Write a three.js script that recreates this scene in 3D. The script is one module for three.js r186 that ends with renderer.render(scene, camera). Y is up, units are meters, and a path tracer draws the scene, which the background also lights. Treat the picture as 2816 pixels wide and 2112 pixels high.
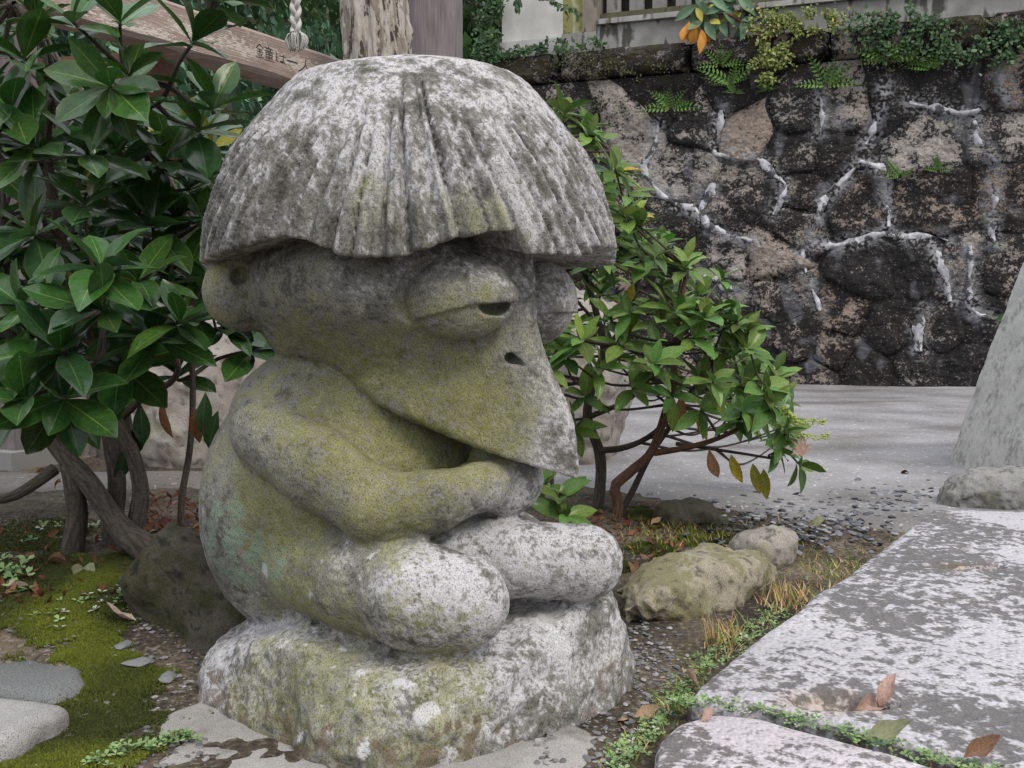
import * as THREE from 'three';
import { mergeGeometries } from 'three/addons/utils/BufferGeometryUtils.js';

// ---------------------------------------------------------------- camera, sky, sun, exposure
const scene = new THREE.Scene();
const FPX = 2901, EYE = 0.513, PITCH = -4.06 * Math.PI / 180;
const camera = new THREE.PerspectiveCamera(40.0, 4 / 3, 0.05, 200);
camera.position.set(0, EYE, 0);
camera.rotation.set(PITCH, 0, 0);
const renderer = new THREE.WebGLRenderer({ antialias: true });
renderer.setSize(1024, 768);
renderer.toneMapping = THREE.LinearToneMapping;
renderer.toneMappingExposure = 1.2;
renderer.shadowMap.enabled = true;
// overcast sky: an even cloud layer, brighter towards the zenith
{
  const W = 128, H = 64, d = new Float32Array(W * H * 4);
  for (let j = 0; j < H; j++) for (let i = 0; i < W; i++) {
    const el = ((j + 0.5) / H - 0.5) * Math.PI, s = Math.max(0, Math.sin(el));
    const k = el > 0 ? (1 + 2 * s) / 3 : 0.22, o = (j * W + i) * 4;
    d[o] = 1.5 * k; d[o + 1] = 1.56 * k; d[o + 2] = 1.68 * k; d[o + 3] = 1;
  }
  const sky = new THREE.DataTexture(d, W, H, THREE.RGBAFormat, THREE.FloatType);
  sky.mapping = THREE.EquirectangularReflectionMapping; sky.magFilter = THREE.LinearFilter; sky.needsUpdate = true;
  scene.background = sky; scene.environment = sky;
}
const sun = new THREE.DirectionalLight(0xfff4e6, 1.5);
sun.position.set(3.2, 7, 3.0); sun.target.position.set(-0.15, 0.3, -1.6);
sun.castShadow = true; sun.shadow.radius = 40; sun.shadow.mapSize.set(2048, 2048);
Object.assign(sun.shadow.camera, { left: -8, right: 8, top: 8, bottom: -8, near: 0.1, far: 40 });
scene.add(sun, sun.target);

// ---------------------------------------------------------------- numbers
let seed = 12345;
const rnd = () => { seed = (seed + 0x6d2b79f5) | 0; let t = Math.imul(seed ^ (seed >>> 15), 1 | seed); t = (t + Math.imul(t ^ (t >>> 7), 61 | t)) ^ t; return ((t ^ (t >>> 14)) >>> 0) / 4294967296; };
const rr = (a, b) => a + (b - a) * rnd();
const gs = () => (rnd() + rnd() + rnd() - 1.5) / 0.75;
const clamp = (x, a = 0, b = 1) => Math.min(b, Math.max(a, x));
const ss = (a, b, x) => { const t = clamp((x - a) / (b - a)); return t * t * (3 - 2 * t); };
const lerp = (a, b, t) => a + (b - a) * t;
const mix3 = (a, b, t) => [lerp(a[0], b[0], t), lerp(a[1], b[1], t), lerp(a[2], b[2], t)];
const V = (x, y, z) => new THREE.Vector3(x, y, z);
const PERM = new Uint8Array(512);
{ const p = [...Array(256).keys()]; for (let i = 255; i > 0; i--) { const j = Math.floor(rnd() * (i + 1)); [p[i], p[j]] = [p[j], p[i]]; } for (let i = 0; i < 512; i++) PERM[i] = p[i & 255]; }
const GR = (h, x, y, z) => { h &= 15; const u = h < 8 ? x : y, v = h < 4 ? y : (h === 12 || h === 14 ? x : z); return ((h & 1) ? -u : u) + ((h & 2) ? -v : v); };
function noise3(x, y, z) {
  const xf = Math.floor(x), yf = Math.floor(y), zf = Math.floor(z), X = xf & 255, Y = yf & 255, Z = zf & 255;
  x -= xf; y -= yf; z -= zf;
  const u = x * x * x * (x * (x * 6 - 15) + 10), v = y * y * y * (y * (y * 6 - 15) + 10), w = z * z * z * (z * (z * 6 - 15) + 10);
  const A = PERM[X] + Y, B = PERM[X + 1] + Y, AA = PERM[A] + Z, AB = PERM[A + 1] + Z, BA = PERM[B] + Z, BB = PERM[B + 1] + Z;
  return lerp(lerp(lerp(GR(PERM[AA], x, y, z), GR(PERM[BA], x - 1, y, z), u), lerp(GR(PERM[AB], x, y - 1, z), GR(PERM[BB], x - 1, y - 1, z), u), v),
    lerp(lerp(GR(PERM[AA + 1], x, y, z - 1), GR(PERM[BA + 1], x - 1, y, z - 1), u), lerp(GR(PERM[AB + 1], x, y - 1, z - 1), GR(PERM[BB + 1], x - 1, y - 1, z - 1), u), v), w);
}
const fbm3 = (x, y, z, n = 3) => { let s = 0, a = 1; for (let i = 0; i < n; i++) { s += a * noise3(x, y, z); x = x * 2 + 17.3; y = y * 2 + 5.1; z = z * 2 + 9.7; a *= 0.5; } return s; };
// noise that repeats after P cells, for tiling textures
function pn(x, y, P, s = 0) {
  const xf = Math.floor(x), yf = Math.floor(y), h = (i, j) => PERM[(PERM[(((i % P) + P) % P + s) & 255] + ((j % P) + P) % P) & 511];
  const fx = x - xf, fy = y - yf, u = fx * fx * fx * (fx * (fx * 6 - 15) + 10), v = fy * fy * fy * (fy * (fy * 6 - 15) + 10);
  const g = (i, j, dx, dy) => { const k = h(i, j) & 7; return [dx + dy, dx - dy, -dx + dy, -dx - dy, 1.4 * dx, -1.4 * dx, 1.4 * dy, -1.4 * dy][k]; };
  return lerp(lerp(g(xf, yf, fx, fy), g(xf + 1, yf, fx - 1, fy), u), lerp(g(xf, yf + 1, fx, fy - 1), g(xf + 1, yf + 1, fx - 1, fy - 1), u), v);
}
const pfbm = (u, v, P, n = 4, s = 0) => { let t = 0, a = 1; for (let i = 0; i < n; i++) { t += a * pn(u * P, v * P, P, s + i * 31); P *= 2; a *= 0.5; } return t; };

// ---------------------------------------------------------------- picture position + depth -> place
const cP = Math.cos(PITCH), sP = Math.sin(PITCH);
function ray(px, py) { const x = (px - 1408) / FPX, y = -(py - 1056) / FPX, z = -1; return V(x, y * cP - z * sP, y * sP + z * cP); }
const atDepth = (px, py, d) => { const r = ray(px, py); return r.multiplyScalar(-d / r.z).add(V(0, EYE, 0)); };
const onGround = (px, py, y = 0) => { const r = ray(px, py); return r.multiplyScalar((y - EYE) / r.y).add(V(0, EYE, 0)); };
function project(p) { const x = p.x, y0 = p.y - EYE, z0 = p.z, y = y0 * cP + z0 * sP, z = -y0 * sP + z0 * cP; return [1408 + FPX * x / -z, 1056 - FPX * y / -z, -z]; }

// ---------------------------------------------------------------- naming
const used = new Map();
const numbered = (n) => { const k = used.get(n) ?? 0; used.set(n, k + 1); return k ? n + '_' + String(k).padStart(3, '0') : n; };
const shade = (o) => { o.castShadow = true; o.receiveShadow = true; return o; };
function tag(o, label, category, group) { o.userData = { label, category }; if (group) o.userData.group = group; return o; }
function thing(name, label, category, pos = V(0, 0, 0), group) { const o = new THREE.Group(); o.name = numbered(name); o.position.copy(pos); scene.add(o); return tag(o, label, category, group); }
function mesh(name, geo, mat, parent) { const m = shade(new THREE.Mesh(geo, mat)); m.name = parent ? name : numbered(name); (parent ?? scene).add(m); return m; }
function structure(name, geo, mat) { const m = mesh(name, geo, mat); m.userData = { kind: 'structure' }; return m; }

// ---------------------------------------------------------------- textures
const toS = (x) => { x = clamp(x); return Math.round(255 * (x <= 0.0031308 ? 12.92 * x : 1.055 * Math.pow(x, 1 / 2.4) - 0.055)); };
function texture(w, h, fn, color = true) {
  const d = new Uint8Array(w * h * 4);
  for (let j = 0; j < h; j++) for (let i = 0; i < w; i++) {
    const c = fn((i + 0.5) / w, (j + 0.5) / h, i, j), o = (j * w + i) * 4;
    if (color) { d[o] = toS(c[0]); d[o + 1] = toS(c[1]); d[o + 2] = toS(c[2]); } else d[o] = d[o + 1] = d[o + 2] = Math.round(255 * clamp(c));
    d[o + 3] = 255;
  }
  const t = new THREE.DataTexture(d, w, h); t.wrapS = t.wrapT = THREE.RepeatWrapping; t.magFilter = THREE.LinearFilter; t.minFilter = THREE.LinearMipmapLinearFilter;
  if (color) t.colorSpace = THREE.SRGBColorSpace; t.needsUpdate = true; return t;
}
// crystals of granite, as a factor on the colour of the stone: 0.4 m a side
const graniteTex = texture(1024, 1024, (u, v, i, j) => {
  const a = pn(u * 230, v * 230, 230, 3) + 0.5 * pn(u * 400, v * 400, 400, 13), b = pn(u * 330, v * 330, 330, 40), c = pn(u * 120, v * 120, 120, 77), w = PERM[(PERM[i & 255] + j) & 511] / 255;
  let k = 0.9 + 0.26 * b + 0.2 * (w - 0.5) + 0.16 * c;
  k *= 1 - 0.55 * ss(0.2, 0.55, a + 0.35 * c); k *= 1 + 0.34 * ss(-0.25, -0.6, a - 0.2 * c);
  return [k, k * 0.995, k * 0.985];
});
const graniteBump = texture(1024, 1024, (u, v, i, j) => 0.5 + 0.3 * pfbm(u, v, 60, 3, 9) + 0.08 * (PERM[(PERM[i & 255] + j) & 511] / 255 - 0.5), false);

// ---------------------------------------------------------------- surfaces from distance fields
function meshSDF(f, lo, hi, h, slack = 1.7) {
  const B = 8, nb = [0, 1, 2].map((k) => Math.ceil((hi[k] - lo[k]) / h / B)), n = nb.map((k) => k * B + 1);
  const sx = 1, sy = n[0], sz = n[0] * n[1], val = new Float32Array(n[0] * n[1] * n[2]).fill(1e9), vid = new Int32Array(val.length).fill(-1);
  const act = [], half = B * h / 2, reach = Math.sqrt(3) * half * slack;
  for (let k = 0; k < nb[2]; k++) for (let j = 0; j < nb[1]; j++) for (let i = 0; i < nb[0]; i++) {
    const d = f(lo[0] + (i * B) * h + half, lo[1] + (j * B) * h + half, lo[2] + (k * B) * h + half);
    if (Math.abs(d) > reach) continue;
    act.push([i, j, k]);
    for (let c = 0; c <= B; c++) for (let b = 0; b <= B; b++) { let o = (i * B) + (j * B + b) * sy + (k * B + c) * sz; for (let a = 0; a <= B; a++, o++) if (val[o] === 1e9) val[o] = f(lo[0] + (i * B + a) * h, lo[1] + (j * B + b) * h, lo[2] + (k * B + c) * h); }
  }
  const pos = [], idx = [], E = [[0, 1], [0, 2], [0, 4], [1, 3], [1, 5], [2, 3], [2, 6], [3, 7], [4, 5], [4, 6], [5, 7], [6, 7]], off = [0, sx, sy, sx + sy, sz, sz + sx, sz + sy, sz + sx + sy];
  for (const [bi, bj, bk] of act) for (let c = 0; c < B; c++) for (let b = 0; b < B; b++) for (let a = 0; a < B; a++) {
    const i = bi * B + a, j = bj * B + b, k = bk * B + c, o = i + j * sy + k * sz;
    let m = 0; for (let q = 0; q < 8; q++) if (val[o + off[q]] < 0) m |= 1 << q;
    if (m === 0 || m === 255) continue;
    let x = 0, y = 0, z = 0, cnt = 0;
    for (const [p, q] of E) if (((m >> p) & 1) !== ((m >> q) & 1)) {
      const t = val[o + off[p]] / (val[o + off[p]] - val[o + off[q]]);
      x += (p & 1) + t * ((q & 1) - (p & 1)); y += ((p >> 1) & 1) + t * (((q >> 1) & 1) - ((p >> 1) & 1)); z += (p >> 2) + t * ((q >> 2) - (p >> 2)); cnt++;
    }
    vid[o] = pos.length / 3; pos.push(lo[0] + (i + x / cnt) * h, lo[1] + (j + y / cnt) * h, lo[2] + (k + z / cnt) * h);
  }
  const quad = (a, b, c, d, flip) => { if (a < 0 || b < 0 || c < 0 || d < 0) return; if (flip) idx.push(a, c, b, b, c, d); else idx.push(a, b, c, c, b, d); };
  for (const [bi, bj, bk] of act) for (let c = 0; c < B; c++) for (let b = 0; b < B; b++) for (let a = 0; a < B; a++) {
    const i = bi * B + a, j = bj * B + b, k = bk * B + c, o = i + j * sy + k * sz, s0 = val[o] < 0;
    if (j && k && s0 !== (val[o + sx] < 0)) quad(vid[o - sy - sz], vid[o - sz], vid[o - sy], vid[o], !s0);
    if (i && k && s0 !== (val[o + sy] < 0)) quad(vid[o - sx - sz], vid[o - sx], vid[o - sz], vid[o], !s0);
    if (i && j && s0 !== (val[o + sz] < 0)) quad(vid[o - sx - sy], vid[o - sy], vid[o - sx], vid[o], !s0);
  }
  const g = new THREE.BufferGeometry(); g.setAttribute('position', new THREE.BufferAttribute(new Float32Array(pos), 3)); g.setIndex(new THREE.BufferAttribute(new Uint32Array(idx), 1));
  g.computeVertexNormals(); return g;
}
// uv in metres by the axis a face looks along; colour(x, y, z, label) per vertex; one geometry per label
function dress(g, scale, color, labelOf) {
  const P = g.attributes.position.array, N = g.attributes.normal.array, I = g.index.array, nv = P.length / 3, out = new Map();
  const lab = new Int16Array(nv); if (labelOf) for (let i = 0; i < nv; i++) lab[i] = labelOf(P[i * 3], P[i * 3 + 1], P[i * 3 + 2]);
  const col = new Float32Array(nv * 3); for (let i = 0; i < nv; i++) { const c = color(P[i * 3], P[i * 3 + 1], P[i * 3 + 2], lab[i]); col[i * 3] = c[0]; col[i * 3 + 1] = c[1]; col[i * 3 + 2] = c[2]; }
  for (let t = 0; t < I.length; t += 3) {
    const a = I[t], b = I[t + 1], c = I[t + 2];
    const nx = Math.abs(N[a * 3] + N[b * 3] + N[c * 3]), ny = Math.abs(N[a * 3 + 1] + N[b * 3 + 1] + N[c * 3 + 1]), nz = Math.abs(N[a * 3 + 2] + N[b * 3 + 2] + N[c * 3 + 2]);
    const ax = nx > ny && nx > nz ? 0 : ny > nz ? 1 : 2, L = lab[a];
    if (!out.has(L)) out.set(L, { p: [], n: [], c: [], u: [], i: [], m: new Map() });
    const o = out.get(L);
    for (const q of [a, b, c]) {
      const key = q * 3 + ax; let id = o.m.get(key);
      if (id === undefined) {
        id = o.p.length / 3; o.m.set(key, id);
        const x = P[q * 3], y = P[q * 3 + 1], z = P[q * 3 + 2];
        o.p.push(x, y, z); o.n.push(N[q * 3], N[q * 3 + 1], N[q * 3 + 2]); o.c.push(col[q * 3], col[q * 3 + 1], col[q * 3 + 2]);
        if (ax === 0) o.u.push(z / scale, y / scale); else if (ax === 1) o.u.push(x / scale + 0.37, z / scale); else o.u.push(x / scale, y / scale + 0.21);
      }
      o.i.push(id);
    }
  }
  const res = new Map();
  for (const [L, o] of out) {
    const q = new THREE.BufferGeometry();
    q.setAttribute('position', new THREE.BufferAttribute(new Float32Array(o.p), 3)); q.setAttribute('normal', new THREE.BufferAttribute(new Float32Array(o.n), 3));
    q.setAttribute('color', new THREE.BufferAttribute(new Float32Array(o.c), 3)); q.setAttribute('uv', new THREE.BufferAttribute(new Float32Array(o.u), 2)); q.setIndex(o.i); res.set(L, q);
  }
  return res;
}
const stoneMat = new THREE.MeshPhysicalMaterial({ specularIntensity: 0.4, vertexColors: true, map: graniteTex, bumpMap: graniteBump, bumpScale: 0.0012, roughness: 0.92 });

// ---------------------------------------------------------------- distance functions
const smin = (a, b, k) => { const h = Math.max(k - Math.abs(a - b), 0) / k; return Math.min(a, b) - h * h * k * 0.25; };
const smax = (a, b, k) => -smin(-a, -b, k);
function ell(c, r) { const [cx, cy, cz] = c, [rx, ry, rz] = r, m = Math.min(rx, ry, rz); return (x, y, z) => { x = (x - cx); y = (y - cy); z = (z - cz); const a = Math.hypot(x / rx, y / ry, z / rz), b = Math.hypot(x / (rx * rx), y / (ry * ry), z / (rz * rz)); return b < 1e-6 ? -m : a * (a - 1) / b; }; }
function cone(a, b, r1, r2) {   // two balls and the cone between them
  const [ax, ay, az] = a, bx = b[0] - ax, by = b[1] - ay, bz = b[2] - az, l2 = bx * bx + by * by + bz * bz, rr_ = r1 - r2, a2 = l2 - rr_ * rr_, il2 = 1 / l2;
  return (x, y, z) => {
    x -= ax; y -= ay; z -= az; const yy = x * bx + y * by + z * bz, zz = yy - l2;
    const qx = x * l2 - bx * yy, qy = y * l2 - by * yy, qz = z * l2 - bz * yy, x2 = qx * qx + qy * qy + qz * qz, y2 = yy * yy * l2, z2 = zz * zz * l2, k = Math.sign(rr_) * rr_ * rr_ * x2;
    if (Math.sign(zz) * a2 * z2 > k) return Math.sqrt(x2 + z2) * il2 - r2;
    if (Math.sign(yy) * a2 * y2 < k) return Math.sqrt(x2 + y2) * il2 - r1;
    return (Math.sqrt(x2 * a2 * il2) + yy * rr_) * il2 - r1;
  };
}

// ---------------------------------------------------------------- the statue (origin on the ground under its middle)
const SX = -0.143, SD = 1.43;
const L = (px, py, zl) => { const p = atDepth(px, py, SD - zl); return [p.x - SX, p.y, SD - p.z * -1]; };
const LP = (px, py, zl) => { const p = atDepth(px, py, SD - zl); return [p.x - SX, p.y, zl]; };
const R = (rpx, zl) => rpx * (SD - zl) / FPX;
const ball = (px, py, zl, r) => [LP(px, py, zl), R(r, zl)];
const chain = (...b) => { const s = []; for (let i = 0; i + 1 < b.length; i++) s.push(cone(b[i][0], b[i + 1][0], b[i][1], b[i + 1][1])); return s; };
// hair: a bowl of carved locks
const HP = [[0, .277], [.1, .276], [.2, .272], [.4, .256], [.54, .238], [.71, .201], [.84, .171], [.92, .150], [.965, .127], [.99, .09], [1.0, .05], [1.02, 0]];
const HY = 0.572, HH = 0.264;
const hairR = (t) => { if (t <= 0) return HP[0][1]; for (let i = 0; i + 1 < HP.length; i++) if (t <= HP[i + 1][0]) { const u = (t - HP[i][0]) / (HP[i + 1][0] - HP[i][0]); return lerp(HP[i][1], HP[i + 1][1], u); } return 0; };
// locks by angle (0 = towards the viewer, + = to the right), degrees: start, depth of the step, how high it runs, hem offset
const LOCKS = [];
{ let a = -180; const s0 = seed; seed = 77; while (a < 178) { const w = Math.abs(a) < 110 ? rr(4.5, 7.5) + 5 * rnd() * rnd() : rr(12, 20); LOCKS.push({ a, w, d: rr(0.009, 0.020), t: rr(0.70, 0.97), hem: rr(-0.004, 0.006), k: rr(0.25, 0.75) }); a += w; } seed = s0; }
// hem heights read off the photograph: angle, lift in metres
const HEM = [[-180, 0], [-95, -0.004], [-78, 0.002], [-62, 0.004], [-50, 0.009], [-38, 0.016], [-27, 0.019], [-19, 0.014], [-12, 0.002], [2, 0.003], [10, 0.006], [18, 0.016], [27, 0.022], [36, 0.024], [37, 0.006], [48, 0.006], [62, 0.007], [64, 0.014], [80, 0.018], [95, 0.004], [180, 0]];
const hemAt = (deg) => { for (let i = 0; i + 1 < HEM.length; i++) if (deg <= HEM[i + 1][0]) return lerp(HEM[i][1], HEM[i + 1][1], (deg - HEM[i][0]) / (HEM[i + 1][0] - HEM[i][0] || 1)); return 0; };
const lockTable = (() => {   // per 0.25 degree: groove depth and height it reaches
  const n = 1440, dep = new Float32Array(n), top = new Float32Array(n), hem = new Float32Array(n);
  for (let i = 0; i < n; i++) {
    const deg = -180 + i * 0.25, l = LOCKS.find((q) => deg >= q.a && deg < q.a + q.w) ?? LOCKS[0], u = (deg - l.a) / l.w;
    const prof = u < l.k ? Math.pow(1 - u / l.k, 1.3) * 0.6 : Math.pow((u - l.k) / (1 - l.k), 1.8);
    dep[i] = l.d * prof + 0.0045 * Math.abs(Math.sin(deg * 0.62 + 1.7 * Math.sin(deg * 0.13) + 0.8 * Math.sin(deg * 0.41))) ** 3; top[i] = l.t; hem[i] = hemAt(deg) * 1.35 - 0.004 + l.hem * 0.5;
  }
  return { dep, top, hem };
})();
const hairC = [0.008, 0, 0];
function dHair(x, y, z) {
  x -= hairC[0]; const r = Math.hypot(x, z * 1.02);
  if (r > 0.4 || y < HY - 0.1) return Math.max(r - 0.29, HY - 0.01 - y);
  const tw = 0.03 * noise3(x * 7, y * 3, z * 7) + (y - HY) * 1.1 * noise3(x * 5 + 2, 3, z * 5), deg0 = (Math.atan2(x, z) + tw) * 180 / Math.PI, deg = Math.abs(deg0) < 150 ? clamp(deg0 * (1 + 0.75 * Math.max(0, (y - HY) / HH) * (1 - ss(70, 150, Math.abs(deg0)))), -179, 179) : deg0;
  let fi = (deg + 180) * 4; fi = (fi + 1440) % 1440; const i0 = Math.floor(fi) % 1440, i1 = (i0 + 1) % 1440, fr = fi - Math.floor(fi);
  const dep = lerp(lockTable.dep[i0], lockTable.dep[i1], fr), top = lerp(lockTable.top[i0], lockTable.top[i1], fr), hem = lerp(lockTable.hem[i0], lockTable.hem[i1], fr);
  const t = (y - HY) / HH, fade = 1 - ss(top - 0.32, top, t);
  const e = 0.012, Rt = hairR(t), slope = (hairR(t - e) - hairR(t + e)) / (2 * e * HH);
  let d = (r - Rt + dep * fade * (0.85 + 0.15 * (1 - t)) * clamp(r / 0.12)) / Math.sqrt(1 + Math.min(slope, 8) ** 2);
  if (t > 0.9) d = smax(d, y - (HY + HH - 0.006 + 0.004 * Math.sin(x * 20)), 0.03);
  return smax(d, HY + hem * clamp((r - 0.1) / 0.15) - y + 0.02 * clamp((0.26 - r) / 0.1), 0.004);
}
// head: skull, beak, bridge
const reach = (px, py, f) => { let zl = 0.32; while (zl > -0.1 && f(...LP(px, py, zl)) > 0) zl -= 0.001; return zl; };
const skull = ell(LP(1075, 785, 0.03), [0.185, 0.10, 0.185]);
const beak = chain(ball(905, 880, 0.03, 160), ball(1075, 900, 0.045, 190));
// the beak: a wedge between two cheeks, a ridge and the underside, in a frame at its tip (f forward, u up, r to the figure's right)
const TIP = LP(1590, 1318, 0.147), hyp = (a, b, c) => { const l = Math.hypot(a, b, c); return [a / l, b / l, c / l]; };
const cheek = hyp(0.0210, 0.0070, 0.0436), under = hyp(-0.36, -0.933, 0), front = hyp(0.925, 0.38, 0);
function dWedge(x, y, z) {
  x -= TIP[0]; y -= TIP[1]; z -= TIP[2]; const f = 0.89 * x + 0.457 * z, r = Math.abs(-0.457 * x + 0.89 * z), back = clamp(-f / 0.2), k = 0.002 + 0.045 * Math.min(1, Math.hypot(f, y) / 0.16), bow = 0.016 * Math.sin(Math.PI * clamp(Math.hypot(f, y) / 0.26));
  const hook = 0.016 * Math.sin(Math.PI * clamp(y / 0.15));
  let d = smax(f * cheek[0] + y * cheek[1] + r * cheek[2] - bow - k * 0.22, f * front[0] + y * front[1] - hook - k * 0.2, k * 0.7);
  d = smax(d, f * under[0] + y * under[1] - bow * 0.25, k * 0.5);
  d = smax(d, -f - 0.27, 0.05); return smax(d, y - 0.185, 0.03);
}
const bridge = cone(...((a, b) => [a[0], b[0], a[1], b[1]])(ball(1405, 720, 0.105, 52), ball(1405, 985, 0.118, 58)));
const bridge2 = cone(...((a, b) => [a[0], b[0], a[1], b[1]])(ball(1433, 730, 0.112, 26), ball(1440, 960, 0.128, 30)));
const reachHead = (px, py) => reach(px, py, (x, y, z) => smin(smin(skull(x, y, z), dWedge(x, y, z), 0.05), beak[0](x, y, z), 0.04)), ezN = reachHead(1262, 826) - 0.011;
const eyeN = LP(1264, 822, ezN), eyeF = LP(1490, 836, 0.03);
const rN = [R(150, ezN), R(112, ezN), 0.036], rF = [R(86, 0.026), R(106, 0.026), R(100, 0.026)];
const socketN = ell(LP(1262, 826, ezN + 0.032), [R(172, ezN), R(132, ezN), 0.038]);
const dEyeN = ell(eyeN, rN), dEyeF = ell(eyeF, rF);
const lidN = ell(eyeN, rN.map((q) => q + 0.0052)), lidF = ell(eyeF, rF.map((q) => q + 0.006));
// the lid ends at a slanting plane that comes towards the viewer
const lidEdge = (c, tilt) => (x, y, z) => { const dx = x - c[0], dy = y - c[1], dz = z - c[2]; return -(dy * 0.955 - dx * tilt + 0.02 * dz + 0.010 + 1.6 * dx * dx); };
const edgeN = lidEdge([eyeN[0], eyeN[1], eyeN[2]], 0.20), edgeF = lidEdge(eyeF, 0.05);
const pupZ = reach(1364, 832, dEyeN), pupN = ell(LP(1362, 838, pupZ - 0.002), [R(46, .18), R(32, .18), 0.034]), pupF = ell(LP(1572, 846, 0.035), [0.016, R(17, .03), 0.03]);
const headCore = (x, y, z) => smin(smin(skull(x, y, z), smin(beak[0](x, y, z), dWedge(x, y, z), 0.03), 0.05), bridge(x, y, z), 0.035) - 0.001, hc2 = (x, y, z) => smin(headCore(x, y, z), bridge2(x, y, z), 0.015), nz1 = reach(1398, 984, hc2), nz2 = reach(1442, 1006, hc2);
const nostrilSlit = cone(LP(1402, 985, nz1), LP(1446, 1007, nz1), 0.0068, 0.0018), nostril = (x, y, z) => nostrilSlit(x, y, nz1 + (z - nz1) * 0.25);
const ear = ell(LP(672, 800, 0.055), [R(112, .055), R(112, .055), 0.05]), earZ = reach(664, 762, ear), earHole = ell(LP(664, 758, earZ - 0.004), [R(30, .1), R(26, .1), 0.02]), earRim = ell(LP(700, 805, 0.112), [R(60, .1), R(62, .1), 0.016]);
// body
const torso = ell(LP(985, 1335, 0.0), [0.178, 0.195, 0.158]), neck = cone(LP(965, 1230, -0.01), LP(985, 985, 0.01), 0.115, 0.085);
const shell = ell(LP(800, 1385, -0.05), [R(238, -.05), R(345, -.05), 0.165]), shoulder = ell(LP(795, 1130, 0.02), [R(145, .02), R(125, .02), 0.09]);
const armU = chain(ball(742, 1188, 0.100, 108), ball(880, 1290, 0.155, 110), ball(1022, 1390, 0.187, 98)), armF = chain(ball(1030, 1392, 0.187, 96), ball(1185, 1380, 0.182, 84), ball(1322, 1338, 0.15, 62), ball(1385, 1290, 0.11, 46));
const fist = chain(ball(1345, 1262, 0.09, 56), ball(1408, 1318, 0.09, 88)), fist2 = chain(ball(1300, 1330, 0.11, 62), ball(1390, 1362, 0.10, 60)), lap = ell(LP(1200, 1480, 0.03), [0.15, 0.055, 0.12]);
const legN = chain(ball(860, 1560, 0.10, 125), ball(985, 1600, 0.165, 128), ball(1145, 1640, 0.21, 140), ball(1270, 1655, 0.21, 132)), legF = chain(ball(1180, 1545, 0.10, 100), ball(1400, 1535, 0.11, 104), ball(1608, 1545, 0.085, 106));
const legF2 = chain(ball(1230, 1510, 0.13, 78), ball(1420, 1500, 0.10, 66));
function dPlinth(x, y, z) {
  const w = noise3(x * 7 + 3, y * 7, z * 7), w2 = noise3(x * 16, y * 16 + 8, z * 16), u = (x - 0.006 + z) * 0.7071, v = (x - 0.006 - z) * 0.7071;
  const grow = 0.018 * ss(0.11, 0.0, y);
  const a = Math.pow(Math.pow(Math.abs(u - 0.004) / (0.238 + grow), 3.6) + Math.pow(Math.abs(v) / (0.236 + grow), 3.6), 1 / 3.6), side = (a - 1) * 0.21;
  const top = 0.124 + 0.02 * x - 0.07 * ss(-0.10, -0.3, x) - 0.03 * ss(0.12, 0.27, z) + 0.014 * w;
  let d = smax(side + 0.014 * w + 0.006 * w2, y - top - 0.007 * w2, 0.02);
  // chipped faces
  d = smax(d, (x * -0.62 + z * 0.66 + y * 0.42) - 0.284 + 0.012 * w2, 0.008);
  d = smax(d, (x * 0.45 + z * 0.8 + y * 0.38) - 0.285 + 0.01 * w, 0.01);
  d = smax(d, (x * 0.1 + z * 0.9 + y * 0.5) - 0.298 + 0.02 * w2, 0.006);
  return smax(d, -0.05 - y, 0.01);
}
function many(list, k) { return (x, y, z) => { let d = 1e9; for (const f of list) d = smin(d, f(x, y, z), k); return d; }; }
const dBeak = (x, y, z) => smin(beak[0](x, y, z), dWedge(x, y, z), 0.03), dArm = many([...armU, ...armF], 0.012), dFist = many([...fist, ...fist2], 0.01), dLegN = many(legN, 0.02), dLegF = many([...legF, ...legF2], 0.012);
const LAB = { hair: 0, head: 1, eye: 2, eye2: 3, ear: 4, body: 5, shell: 6, arm: 7, fist: 8, leg: 9, leg2: 10, plinth: 11 };
let lastLabel = 0;
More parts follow.
